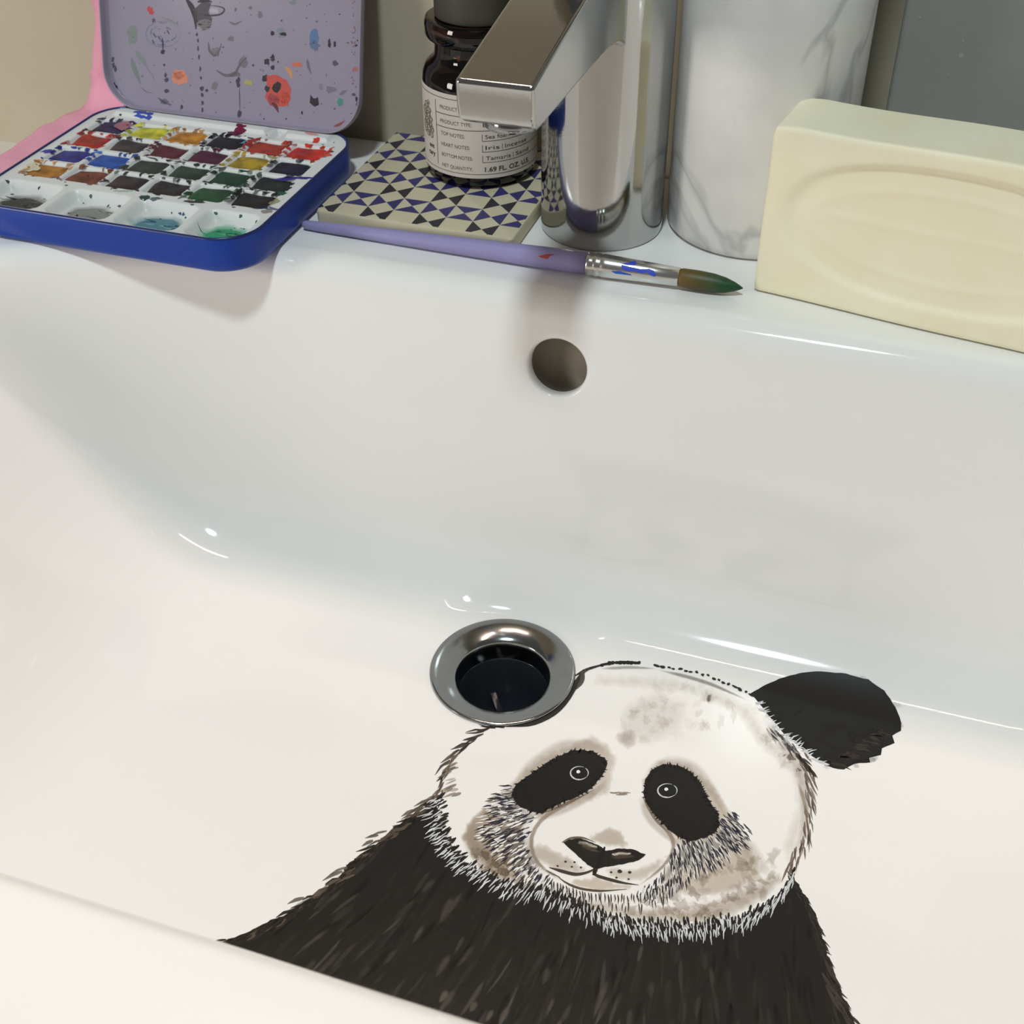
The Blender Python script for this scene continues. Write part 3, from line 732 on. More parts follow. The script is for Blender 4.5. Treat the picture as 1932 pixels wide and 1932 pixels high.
for nm, poly, ec, er in (('eye_patch', PATCH_L, (1093, 1459), (17, 12.5)), ('eye_patch', PATCH_R, (1259, 1492), (18.5, 13))):
    pp = Painter(on_basin, 0.00014, seed=12)
    pp.fill(poly, (20, 19, 18), 1.0, step=9, jag=1.2)
    cx, cy = np.array(poly).mean(0)
    for x, y, t in along(poly+[poly[0]], 4):
        a = math.degrees(math.atan2(y-cy, x-cx))
        b = math.radians(a); pp.dash(x-math.cos(b)*9, y-math.sin(b)*9, a+U(-25, 25), U(9, 14), U(3, 5), (30, 27, 24), 0.9)
    po_ = pp.build(nm, M['paint_solid'], panda)
    pi = Painter(on_basin, 0.00017, seed=13)
    pi.blob(ec[0], ec[1], er[0], er[1], (20, 19, 19), 1.0, jag=0, n=24)
    ring = [(ec[0]+er[0]*math.cos(math.radians(a)), ec[1]+er[1]*math.sin(math.radians(a))) for a in range(35, 300, 12)]
    pi.stroke(ring, 2.6, (226, 228, 230), 0.95, (0.2, 0.2), segs=26)
    ring = [(ec[0]+er[0]*math.cos(math.radians(a)), ec[1]+er[1]*math.sin(math.radians(a))) for a in range(-50, 42, 10)]
    pi.stroke(ring, 2.2, (206, 208, 210), 0.85, (0.2, 0.2), segs=12)
    pi.blob(ec[0]-2, ec[1]-2.5, 3.6, 3.2, (250, 250, 250), 1.0, jag=0.08, n=12)
    pi.build('eye', M['paint_solid'], po_ if False else panda)
pn = Painter(on_basin, 0.00014, seed=14)
NOSE = [(1063, 1590), (1073, 1584), (1096, 1582), (1122, 1592), (1139, 1601), (1143, 1606), (1168, 1601), (1194, 1603), (1219, 1613), (1205, 1624), (1168, 1632), (1142, 1636), (1124, 1640), (1108, 1631), (1088, 1613), (1072, 1599)]
pn.fill(NOSE, (30, 27, 24), 1.0, step=7, jag=0.8)
pn.fill([(1086, 1586), (1104, 1587), (1126, 1596), (1132, 1602), (1112, 1600), (1092, 1593)], (226, 217, 200), 0.95, step=4, soft=1.5)
pn.fill([(1148, 1612), (1170, 1607), (1200, 1610), (1186, 1614), (1160, 1616)], (230, 221, 204), 0.95, step=4, soft=1.5)
pn.stroke([(1092, 1590), (1118, 1604), (1134, 1608)], 9, (104, 92, 76), 0.6, soft=True)
pn.stroke([(1150, 1618), (1180, 1616), (1204, 1616)], 8, (92, 82, 70), 0.6, soft=True)
pn.stroke([(1141, 1598), (1136, 1614), (1126, 1638)], 6, (22, 20, 19), 0.95, (0.5, 0.5))
pn.stroke([(1060, 1590), (1074, 1581), (1100, 1580), (1124, 1590)], 4, (96, 84, 70), 0.8)
pn.build('nose', M['paint_solid'], panda)

# ------------------------------------------------------------------ watercolour tin
TX0, TX1, TY0, TY1, TH = -0.2490, -0.1187, -0.0885, 0.0235, 0.0155
TR = 0.0175
tin = empty('watercolour_tin', ((TX0+TX1)/2, (TY0+TY1)/2, 0.0004))
tag(tin, 'open blue watercolour tin with white tray of used paints and lavender lid', 'paint box')
M['tin_blue'] = plain('blue_enamel', (20, 58, 152), 0.34, 0.0, noise=0.05, scale=60, spec=0.3)
M['tin_edge'] = plain('navy_tin_edge', (40, 50, 104), 0.3, 0.2)
M['tray'] = plain('white_plastic', (222, 223, 222), 0.38, noise=0.02)
M['lid_in'] = plain('lavender_enamel', (150, 141, 160), 0.36, noise=0.03, scale=40)
def ring_loft(rings, name, mat, parent, cap0=False, cap1=False):
    V, Fc = [], []; n = len(rings[0])
    for r in rings: V += r
    for i in range(len(rings)-1):
        for k in range(n): Fc.append((i*n+k, i*n+(k+1) % n, (i+1)*n+(k+1) % n, (i+1)*n+k))
    if cap0: Fc.append(tuple(range(n))[::-1])
    if cap1: Fc.append(tuple((len(rings)-1)*n+k for k in range(n)))
    return fixnormals(meshobj(name, V, Fc, mat, parent))
def rr3(ins, z, nn=12): return [(x, y, z) for x, y in rrect(TX0+ins, TX1-ins, TY0+ins, TY1-ins, TR-ins, nn)]
ring_loft([rr3(0.0022, 0.0006), rr3(0.0008, 0.0009), rr3(0.0001, 0.0022), rr3(0.0, 0.004), rr3(0.0, TH-0.0008), rr3(0.0002, TH-0.0002), rr3(0.0006, TH), rr3(0.0010, TH-0.0003), rr3(0.0011, TH-0.003), rr3(0.0011, 0.0016)], 'case', M['tin_blue'], tin, True, True)
ring_loft([rr3(-0.00008, TH-0.0008), rr3(0.0001, TH-0.0001), rr3(0.0006, TH+0.0001), rr3(0.0011, TH-0.0002), rr3(0.00125, TH-0.0010)], 'rolled_edge', M['tin_edge'], tin)
PXC = [-0.2332+0.01975*i for i in range(6)]
PYC = [-0.0505, -0.0340, -0.0172, -0.0008]
PHX, PHY = 0.00895, 0.00725
WELLS = [(-0.2445, -0.2145), (-0.2115, -0.1822), (-0.1795, -0.1505), (-0.1475, -0.1228)]
WY0, WY1 = -0.0864, -0.0630
def sdrr(X, Y, x0, x1, y0, y1, r):
    qx = np.abs(X-(x0+x1)/2)-((x1-x0)/2-r); qy = np.abs(Y-(y0+y1)/2)-((y1-y0)/2-r)
    return np.hypot(np.clip(qx, 0, None), np.clip(qy, 0, None))+np.minimum(np.maximum(qx, qy), 0)-r
def tray_z(X, Y, recess=None):
    X = np.asarray(X, float); Y = np.asarray(Y, float)
    z = np.full(X.shape, TH-0.0006)
    for cx in PXC:
        for cy in PYC:
            s = sdrr(X, Y, cx-PHX, cx+PHX, cy-PHY, cy+PHY, 0.002)
            t = np.clip(-s/0.0012, 0, 1); z = z-(0.0017 if recess is None else recess)*t*t*(3-2*t)
    for i, (a, b_) in enumerate(WELLS):
        s = sdrr(X, Y, a, b_, WY0, WY1, 0.0045)
        t = np.clip(-s/0.0050, 0, 1); z = z-0.0046*(t*t*(3-2*t)*0.6+0.4*np.clip(-s/0.003, 0, 1))
    # rear ledge: long rounded ridge with a gap
    for a, b_ in ((-0.2405, -0.1600), (-0.1515, -0.1290)):
        s = sdrr(X, Y, a, b_, 0.0105, 0.0185, 0.002); t = np.clip(-s/0.0022, 0, 1); z = z+0.0016*t*t*(3-2*t)
    s = sdrr(X, Y, -0.1585, -0.1530, 0.0085, 0.0190, 0.001); t = np.clip(-s/0.0015, 0, 1); z = z-0.0025*t
    return z
nx, ny = 270, 232
gx, gy = np.meshgrid(np.linspace(TX0+0.001, TX1-0.001, nx), np.linspace(TY0+0.001, TY1-0.001, ny)); gx, gy = gx.ravel(), gy.ravel()
gz = tray_z(gx, gy); inn = sdrr(gx, gy, TX0+0.001, TX1-0.001, TY0+0.001, TY1-0.001, TR-0.001) < 0.0001
idx = -np.ones(nx*ny, int); idx[inn] = np.arange(inn.sum()); fc = []
for j in range(ny-1):
    for i in range(nx-1):
        q = (idx[j*nx+i], idx[j*nx+i+1], idx[(j+1)*nx+i+1], idx[(j+1)*nx+i])
        if min(q) >= 0: fc.append(q)
tray = meshobj('tray', np.stack([gx, gy, gz], 1)[inn], fc, M['tray'], tin)
PANS = [[(176, 116, 44), (124, 66, 48), (52, 42, 44), (42, 40, 40), (38, 84, 52), (28, 28, 28)],
        [(42, 46, 132), (34, 82, 168), (52, 60, 54), (44, 66, 52), (24, 66, 46), (24, 42, 38)],
        [(176, 48, 38), (66, 56, 56), (92, 34, 44), (84, 30, 56), (170, 142, 36), (20, 26, 52)],
        [(44, 40, 80), (206, 200, 56), (198, 132, 44), (22, 26, 36), (168, 56, 40), (200, 46, 36)]]
pan_mats = {}
def cake_mat(c):
    if c not in pan_mats:
        m, N, L, b = newmat('paint_cake'); tc = N.new('ShaderNodeTexCoord'); nt = N.new('ShaderNodeTexNoise')
        nt.inputs['Scale'].default_value = 170; nt.inputs['Detail'].default_value = 6; L.new(tc.outputs['Object'], nt.inputs['Vector'])
        cr = N.new('ShaderNodeValToRGB'); l = lin(c)
        cr.color_ramp.elements[0].position = 0.35; cr.color_ramp.elements[0].color = tuple(v*0.55 for v in l)+(1,)
        cr.color_ramp.elements[1].position = 0.62; cr.color_ramp.elements[1].color = tuple(min(1, v*1.15) for v in l)+(1,)
        L.new(nt.outputs['Fac'], cr.inputs[0]); L.new(cr.outputs[0], b.inputs['Base Color']); b.inputs['Roughness'].default_value = 0.5
        bp = N.new('ShaderNodeBump'); bp.inputs['Strength'].default_value = 0.35; bp.inputs['Distance'].default_value = 0.001
        L.new(nt.outputs['Fac'], bp.inputs['Height']); L.new(bp.outputs['Normal'], b.inputs['Normal'])
        pan_mats[c] = m
    return pan_mats[c]
for j, cy in enumerate(PYC):
    for i, cx in enumerate(PXC):
        n_ = 9; V = []; Fc = []
        hx, hy = PHX-0.0004, PHY-0.0004; k1, k2 = R.random()*6, R.random()*6
        lev = TH-0.0013+R.uniform(-0.0002, 0.0003)
        for b_ in range(n_):
            for a_ in range(n_):
                u, v_ = -1+2*a_/(n_-1), -1+2*b_/(n_-1)
                e = max(abs(u), abs(v_))
                z = lev+0.0004*math.sin(2.4*u+k1)*math.cos(2.1*v_+k2)+0.0008*max(0, e-0.55)**1.5-(0.0012 if e > 0.99 else 0)
                sq = 1-0.12*(abs(u)*abs(v_))**3
                V.append((cx+u*hx*sq, cy+v_*hy*sq, z))
        for b_ in range(n_-1):
            for a_ in range(n_-1): Fc.append((b_*n_+a_, b_*n_+a_+1, (b_+1)*n_+a_+1, (b_+1)*n_+a_))
        meshobj('paint_cake', V, Fc, cake_mat(PANS[j][i]), tray)
# paint smears on the tray, laid in tray millimetres
def on_tray(P, lift):
    z = tray_z(P[:, 0], P[:, 1], 0.0007); return np.stack([P[:, 0], P[:, 1], z+lift], 1)
pt = Painter(on_tray, 0.0001, 2e-8, seed=21)
RT = random.Random(31); T_ = RT.uniform
for j, cy in enumerate(PYC):
    for i, cx in enumerate(PXC):
        c = PANS[j][i]
        messy = {(0, 0): 1.2, (0, 4): 1.3, (0, 5): 1.2, (1, 4): 1.5, (1, 3): 1.2, (1, 5): 1.3, (1, 0): 1.2, (1, 1): 1.0, (3, 0): 1.3, (3, 3): 1.4, (3, 1): 1.2, (3, 2): 1.1, (2, 4): 1.2, (2, 0): 1.1, (3, 4): 1.2, (3, 5): 1.2}.get((j, i), 0.6)
        for k in range(int(15*messy)):
            e = RT.choice('lrtb'); t = T_(-1, 1)
            x = cx+(PHX*t if e in 'tb' else (PHX if e == 'r' else -PHX)); y = cy+(PHY*t if e in 'lr' else (PHY if e == 't' else -PHY))
            g = T_(0.75, 1.25)
            pt.blob(x, y, T_(0.0006, 0.0026), T_(0.0005, 0.0014), tuple(min(255, v*g) for v in c), T_(0.45, 1.0), rot=T_(0, 180), jag=0.4, n=9)
for (x, y, rx, ry, c, al) in [(-0.236, 0.0015, 0.004, 0.0035, (44, 40, 84), 1), (-0.2275, 0.002, 0.0055, 0.0045, (168, 112, 128), 0.95), (-0.2245, 0.0135, 0.0045, 0.0032, (62, 84, 176), 0.95),
                              (-0.1735, 0.0125, 0.0030, 0.0040, (118, 28, 62), 0.95), (-0.1690, 0.0030, 0.0045, 0.0020, (112, 160, 206), 0.9), (-0.1740, 0.0085, 0.004, 0.002, (92, 28, 62), 0.9),
                              (-0.1390, 0.0150, 0.0035, 0.0015, (230, 160, 150), 0.7), (-0.1350, 0.0110, 0.0018, 0.0014, (200, 60, 50), 0.95), (-0.1255, -0.0010, 0.0030, 0.0028, (222, 90, 72), 0.8),
                              (-0.1240, 0.003, 0.0012, 0.0008, (90, 66, 80), 0.9), (-0.2440, -0.0340, 0.0030, 0.0020, (62, 66, 170), 0.9), (-0.2410, -0.0500, 0.0035, 0.0040, (232, 226, 190), 0.8),
                              (-0.2255, -0.0560, 0.0016, 0.0010, (62, 48, 130), 0.9), (-0.2245, -0.0100, 0.0022, 0.0012, (92, 40, 50), 0.8), (-0.1280, -0.0270, 0.0100, 0.0014, (56, 46, 132), 0.9),
                              (-0.1255, -0.0420, 0.0022, 0.0020, (34, 92, 70), 0.9), (-0.1250, -0.0500, 0.0020, 0.0030, (176, 170, 130), 0.7), (-0.1235, -0.0590, 0.0025, 0.0018, (150, 140, 128), 0.7),
                              (-0.1560, -0.0600, 0.0050, 0.0012, (58, 56, 52), 0.8), (-0.1780, -0.0625, 0.0025, 0.0018, (36, 70, 62), 0.85), (-0.1730, -0.0620, 0.0022, 0.0014, (70, 100, 110), 0.7),
                              (-0.2310, 0.006, 0.0060, 0.0010, (96, 96, 100), 0.35), (-0.1900, -0.0600, 0.004, 0.0008, (170, 190, 180), 0.6), (-0.1260, -0.0560, 0.0050, 0.0014, (40, 60, 120), 0.6)]:
    pt.blob(x, y, rx, ry, c, al, rot=T_(-20, 20), jag=0.3, n=14)
for k in range(46): pt.blob(T_(-0.245, -0.123), T_(-0.063, 0.019), T_(0.0003, 0.0009), T_(0.0003, 0.0006), RT.choice([(40, 40, 44), (60, 70, 60), (40, 90, 70), (90, 40, 50)]), 0.85, jag=0.3, n=7)
# puddles in the mixing wells
WC = [((70, 70, 68), (36, 36, 36), (150, 150, 148)), ((152, 153, 150), (96, 98, 96), (180, 180, 178)), ((96, 150, 166), (40, 84, 120), (168, 194, 200)), ((60, 168, 124), (24, 96, 66), (110, 200, 160))]
for (a, b_), (c1, c2, c3) in zip(WELLS, WC):
    mx_, my_ = (a+b_)/2, (WY0+WY1)/2; hw = (b_-a)/2
    def pool(cx, cy, rx, ry, col, al, sf):
        pt.fill([(cx+rx*(1+T_(-0.14, 0.14))*math.cos(k*0.3307), cy+ry*(1+T_(-0.14, 0.14))*math.sin(k*0.3307)) for k in range(19)], col, al, step=0.0011, soft=sf)
    pool(mx_+0.0005, my_-0.0008, hw*0.84, 0.0092, c3, 0.75, 0.003)
    pool(mx_+0.0005, my_-0.0020, hw*0.72, 0.0076, c1, 0.85, 0.0015)
    for k in range(16):
        x, y = mx_+T_(-0.55, 0.6)*hw, my_+T_(-0.0065, 0.003)
        pt.stroke([(x, y), (x+T_(-0.004, 0.004), y+T_(-0.0012, 0.0012)), (x+T_(-0.007, 0.007), y+T_(-0.002, 0.002))], T_(0.0004, 0.0016), c2 if RT.random() < 0.55 else c3, T_(0.4, 0.9), segs=6)
    for k in range(8): pt.blob(mx_+T_(-0.9, 0.9)*hw, my_+T_(0.003, 0.0105), T_(0.0003, 0.0011), T_(0.0002, 0.0007), c2, 0.8, jag=0.4, n=8)
pt.build('paint_smear', M['paint_solid'], tray)
# lid
LEAN = math.radians(15.0)
LH = (TY1+0.0006, TH-0.0015)
def lidp(u, v_, w_): return (u, LH[0]+v_*math.sin(LEAN)-w_*math.cos(LEAN), LH[1]+v_*math.cos(LEAN)+w_*math.sin(LEAN))
LD = 0.1105
def lrr(ins, w_): return [lidp(x, y, w_) for x, y in rrect(TX0-0.0005+ins, TX1+0.0005-ins, ins, LD-ins, TR-ins, 12)]
lid = ring_loft([lrr(0.0016, 0.0012), lrr(0.0011, 0.0018), lrr(0.0009, 0.0046), lrr(0.0005, 0.0050), lrr(0.0001, 0.0047), lrr(0.0, 0.0012), lrr(0.0008, 0.0002), lrr(0.002, 0.0)], 'lid', M['lid_in'], tin, True, True)
lid.data.materials.append(M['tin_blue'])
for p in lid.data.polygons:
    if sum((lid.data.vertices[v].co.z for v in p.vertices)) and p.index >= 0:
        pass
nring = len(lrr(0, 0))
for p in lid.data.polygons:
    if min(p.vertices) >= 5*nring and max(p.vertices) >= 6*nring: p.material_index = 1
for hx_ in (-0.225, -0.142):
    v, f = lathe([(0.0009, -0.006), (0.0009, 0.006)], (0, 0, 0), 12)
    meshobj('hinge', [(hx_+a[2], TY1+0.0009+a[0], TH-0.0020+a[1]) for a in v], f, M['tin_edge'], tin)
LN = np.array([0, -math.cos(LEAN), math.sin(LEAN)])
def on_lid(P, lift):
    q = on_plane(P, lidp(0, 0, 0.0012), LN); return q+LN*lift[:, None]
pl = Painter(on_lid, 0.00008, 2e-8, seed=41)
k_ = 720/1932
def C3(x, y): return x*k_, y*k_
RL = random.Random(3)
def lb(x, y, rx, ry, col, al=0.8, rot=0, jag=0.3, edge=1.0, n=13): pl.blob(x*k_, y*k_, rx*k_, ry*k_, col, al, rot, jag, n, edge)
def ls(pts, w_, col, al=0.8, taper=(0.3, 0.2)): pl.stroke([C3(*p) for p in pts], w_*k_, col, al, taper, segs=max(4, len(pts)*3))
GY = (86, 82, 90); DG = (52, 52, 62)
# dark splash at the top
ls([(940, -10), (975, 40), (990, 90), (992, 148)], 26, DG, 0.85); ls([(1000, 10), (1040, 0), (1075, 10)], 18, DG, 0.8)
ls([(1010, 70), (1060, 80), (1120, 75), (1145, 45), (1105, 30), (1060, 28)], 9, (70, 68, 76), 0.85)
pl.fill([C3(*p) for p in [(985, 45), (1030, 5), (1070, 15), (1055, 60), (1075, 95), (1065, 140), (1030, 155), (1000, 120), (985, 90)]], (88, 84, 92), 0.72, step=5)
lb(1035, 125, 32, 24, (150, 142, 150), 0.7); lb(1085, 55, 22, 14, (196, 186, 204), 0.8)
ls([(1160, 110), (1190, 125), (1225, 105)], 10, (122, 114, 124), 0.8); ls([(1195, 40), (1190, 60)], 12, (112, 106, 116), 0.6)
ls([(1055, 215), (1060, 260), (1090, 285), (1115, 245), (1122, 220)], 14, (112, 106, 116), 0.75)
lb(1090, 262, 22, 24, (136, 128, 138), 0.7); lb(1168, 195, 16, 12, (130, 122, 132), 0.7)
ls([(1095, 355), (1140, 385), (1190, 380), (1210, 330), (1250, 290)], 14, (110, 104, 114), 0.75); lb(1185, 378, 34, 12, (120, 112, 122), 0.7)
lb(1230, 320, 20, 26, (132, 124, 134), 0.55); lb(1205, 418, 11, 26, (66, 58, 76), 0.85); ls([(1212, 440), (1214, 520), (1215, 575)], 6, (84, 74, 92), 0.6); lb(1213, 575, 10, 18, (64, 56, 80), 0.9)
# blue circle
for k in range(16):
    a = RL.uniform(0, 6.28); r1 = RL.uniform(20, 80); ls([(825+r1*math.cos(a), 170+r1*0.75*math.sin(a)), (825+r1*math.cos(a+0.5), 170+r1*0.75*math.sin(a+0.5))], RL.uniform(4, 10), (122, 134, 160), 0.5)
ring = [(825+88*math.cos(t*0.35), 172+66*math.sin(t*0.35)) for t in range(19)]; ls(ring, 6, (140, 144, 164), 0.5)
for (x, y) in [(775, 165), (800, 180), (845, 150), (770, 200)]: ls([(x, y), (x+14, y+26)], 8, (72, 86, 122), 0.7)
ls([(820, 190), (826, 225), (824, 260)], 10, (58, 64, 98), 0.85); lb(824, 264, 11, 12, (40, 40, 62), 0.95)
lb(763, 56, 14, 24, (196, 66, 74), 0.85, rot=-20); lb(778, 102, 9, 12, (92, 84, 100), 0.8); ls([(820, 90), (860, 100), (905, 128)], 10, (140, 152, 146), 0.7)
lb(668, 178, 28, 48, (134, 150, 142), 0.65, rot=-12); ls([(665, 295), (685, 360), (712, 425)], 24, (122, 138, 132), 0.75); ls([(685, 255), (720, 300), (745, 340)], 26, (136, 150, 146), 0.7)
ls([(740, 340), (770, 375), (785, 415)], 6, (140, 140, 156), 0.5); ls([(712, 440), (740, 465), (775, 472)], 5, (110, 108, 130), 0.6)
lb(905, 396, 40, 40, (224, 142, 112), 0.85); lb(900, 380, 34, 20, (220, 132, 100), 0.8)
for (x, y, rx, ry) in [(832, 328, 6, 6), (838, 380, 6, 14), (842, 404, 10, 12), (843, 460, 13, 12), (1003, 245, 4, 14), (1008, 290, 4, 12), (1014, 350, 4, 14), (1018, 395, 5, 10), (1022, 448, 9, 12), (1047, 458, 8, 8), (1024, 480, 7, 10), (1026, 520, 5, 10), (1025, 556, 5, 12), (920, 541, 6, 10), (1003, 205, 4, 10), (996, 175, 6, 8)]:
    lb(x, y, rx, ry, (58, 54, 78), 0.88)
lb(830, 515, 22, 14, (110, 106, 122), 0.6); ls([(800, 495), (835, 520), (870, 530)], 10, (84, 82, 98), 0.7)
lb(1087, 435, 17, 19, (132, 126, 136), 0.75); lb(1255, 418, 20, 16, (186, 172, 110), 0.85); lb(1282, 330, 6, 6, (70, 62, 80), 0.8)
# right hand blots
lb(1380, 168, 9, 12, (40, 38, 52), 0.95); lb(1424, 165, 20, 26, (140, 148, 160), 0.75); lb(1434, 172, 17, 10, (36, 36, 46), 0.95)
lb(1590, 190, 26, 40, (92, 124, 168), 0.88, jag=0.25); lb(1592, 232, 26, 22, (104, 122, 156), 0.8)
for (x, y, rx, ry) in [(1667, 222, 7, 22), (1695, 222, 6, 16), (1803, 230, 6, 6), (1810, 205, 4, 4), (1350, 312, 13, 16), (1380, 295, 12, 18), (1380, 342, 9, 12), (1408, 313, 4, 5), (1340, 395, 15, 18), (1355, 448, 14, 16), (1530, 572, 5, 9)]:
    lb(x, y, rx, ry, (46, 42, 58), 0.92)
pl.fill([C3(*p) for p in [(1345, 385), (1400, 378), (1450, 405), (1472, 450), (1468, 510), (1440, 542), (1410, 535), (1370, 530), (1342, 495), (1352, 450)]], (206, 84, 76), 0.9, step=6, jag=1.0)
lb(1385, 505, 32, 28, (190, 92, 100), 0.7); lb(1445, 500, 22, 36, (216, 86, 72), 0.8); lb(1402, 440, 24, 24, (48, 34, 42), 0.95); ls([(1375, 520), (1398, 538), (1410, 570)], 18, (110, 42, 56), 0.85); lb(1340, 398, 13, 14, (46, 40, 54), 0.95); lb(1354, 450, 13, 14, (46, 40, 54), 0.95)
lb(1505, 326, 24, 12, (218, 116, 86), 0.85); ls([(1448, 340), (1470, 365), (1478, 398)], 22, (222, 158, 104), 0.8); ls([(1555, 300), (1562, 340), (1576, 375)], 14, (118, 112, 128), 0.75)
lb(1697, 321, 13, 15, (92, 86, 98), 0.8); lb(1622, 438, 12, 18, (146, 138, 158), 0.7); lb(1675, 452, 26, 18, (134, 126, 146), 0.75); ls([(1720, 480), (1740, 465), (1758, 457)], 16, (130, 122, 140), 0.75); lb(1724, 516, 16, 20, (74, 148, 136), 0.85)
pl.fill([C3(*p) for p in [(1572, 480), (1590, 500), (1610, 492), (1615, 530), (1592, 540), (1568, 520)]], (44, 36, 48), 0.95, step=5)
lb(1790, 478, 10, 8, (74, 66, 86), 0.6); lb(1318, 75, 12, 22, (132, 124, 138), 0.7); lb(1268, 40, 10, 9, (128, 120, 136), 0.6); lb(1484, 12, 18, 10, (136, 146, 156), 0.7)
for k in range(90):
    lb(RL.uniform(600, 1830), RL.uniform(0, 640), RL.uniform(2, 6), RL.uniform(2, 6), RL.choice([(90, 84, 100), (120, 108, 128), (150, 120, 140), (70, 64, 84)]), RL.uniform(0.4, 0.85), n=7)
for k in range(26): lb(1790+RL.uniform(-10, 10), RL.uniform(0, 430), RL.uniform(2, 5), RL.uniform(2, 7), (150, 96, 110), 0.6, n=7)
lb(1800, 350, 14, 12, (200, 120, 110), 0.6); ls([(1690, 640), (1720, 630), (1745, 610)], 14, (160, 76, 80), 0.7)
for (x, y) in [(1806, 500), (1810, 530), (575, 330), (572, 300), (585, 350), (580, 430), (590, 445)]: lb(x, y, 7, 14, (44, 42, 78), 0.9)
pl.build('paint_stain', M['paint_solid'], lid)

# ------------------------------------------------------------------ pink cloth beside and behind the tin
def pink_sheet():
    prof_ = []        # (y, z) path: along the ledge, then up the wall
    for t in np.linspace(0, 1, 26): prof_.append((-0.100+0.138*t, 0.0012))
    for t in np.linspace(0.08, 1, 8): prof_.append((0.038+0.014*math.sin(t*math.pi/2), 0.0012+0.014*(1-math.cos(t*math.pi/2))))
    for t in np.linspace(0.06, 1, 14): prof_.append((0.052, 0.0152+0.078*t))
    V, Fc = [], []; nu = 14
    rg = random.Random(8)
    for i, (y, z) in enumerate(prof_):
        up = z > 0.016
        xl = -0.2835-0.001*math.sin(y*90) if not up else -0.2785+0.20*min(z, 0.055)+0.08*max(0, z-0.055)+0.0012*math.sin(z*190)
        if not up: xl += 0.004*max(0, y/0.05)
        xr = -0.2505 if y < 0.026 else -0.205
        if y >= 0.026: xr = -0.2505+(0.045)*min(1, (y-0.026)/0.01)
        for k in range(nu):
            u = k/(nu-1); x = xl+(xr-xl)*u
            bump = 0.0009*math.sin(u*5+i*0.7)+0.0006*math.sin(i*1.3)
            if up: V.append((x, y+bump*0.8, z))
            else: V.append((x, y, z+abs(bump)+0.0006))
    m = len(prof_)
    for i in range(m-1):
        for k in range(nu-1): Fc.append((i*nu+k, i*nu+k+1, (i+1)*nu+k+1, (i+1)*nu+k))
    o = meshobj('pink_cloth', V, Fc, plain('pink_cotton', (238, 166, 188), 0.85, noise=0.06, scale=70, bump=0.3, bscale=900))
    s = o.modifiers.new('thick', 'SOLIDIFY'); s.thickness = 0.0006; s.offset = 1
    tag(o, 'pink cloth tucked between the wall and the open paint tin', 'cloth')
pink_sheet()

# ------------------------------------------------------------------ patterned coaster
CX0, CY0, CS, CT = -0.1137, -0.0372, 0.0872, 0.0070
coaster = empty('tile_coaster', (CX0+CS/2, CY0+CS/2, 0))
tag(coaster, 'square cream coaster with blue and black triangle pattern under the amber bottle', 'coaster')
M['cream'] = plain('cream_tile', (206, 196, 168), 0.42, noise=0.07, scale=130)
def cr3(ins, z): return [(x, y, z) for x, y in rrect(CX0+ins, CX0+CS-ins, CY0+ins, CY0+CS-ins, 0.0022, 6)]
slab = ring_loft([cr3(0.0006, 0.0003), cr3(0, 0.0010), cr3(0, CT-0.0009), cr3(0.0004, CT-0.0002), cr3(0.0011, CT)], 'slab', M['cream'], coaster, True, True)
autosmooth(slab, 30)
M['tri_blue'] = plain('blue_print', (58, 54, 108), 0.45, noise=0.08); M['tri_black'] = plain('black_print', (46, 44, 54), 0.45, noise=0.08)
def clip(poly, lo, hi):
    for ax, val, sgn in ((0, lo, 1), (0, hi, -1), (1, lo, 1), (1, hi, -1)):
        out = []
        for i in range(len(poly)):
            a, b_ = poly[i], poly[(i+1) % len(poly)]; da, db = sgn*(a[ax]-val), sgn*(b_[ax]-val)
            if da >= 0: out.append(a)
            if da*db < 0: t = da/(da-db); out.append((a[0]+(b_[0]-a[0])*t, a[1]+(b_[1]-a[1])*t))
        poly = out
        if len(poly) < 3: return None
    return poly
p_ = 0.01168
for i in range(-1, 8):
    for j in range(-1, 8):
        x0 = 0.0081+(i-1)*p_; y0 = 0.0099+(j-1)*p_; c = (x0+p_/2, y0+p_/2)
        A, B_, C_, D_ = (x0, y0), (x0+p_, y0), (x0+p_, y0+p_), (x0, y0+p_)
        odd = j % 2 != 0
        if i % 2 == 0: tris = [((A, c, D_), not odd), ((B_, C_, c), not odd)]
        else: tris = [((A, B_, c), False), ((D_, c, C_), False)] if odd else []
        for t, blk in tris:
            q = clip(list(t), 0.0007, CS-0.0007)
            if q:
                cen = np.mean(q, axis=0); q = [(a[0]+(cen[0]-a[0])*0.03, a[1]+(cen[1]-a[1])*0.03) for a in q]
                n = len(q); zt, zb = CT+0.00012, CT-0.0002
                V = [(CX0+a[0], CY0+a[1], zb) for a in q]+[(CX0+a[0], CY0+a[1], zt) for a in q]
                Fc = [tuple(range(n, 2*n))]+[(k, (k+1) % n, n+(k+1) % n, n+k) for k in range(n)]
                meshobj('triangle', V, Fc, M['tri_black'] if blk else M['tri_blue'], coaster, smooth=False)

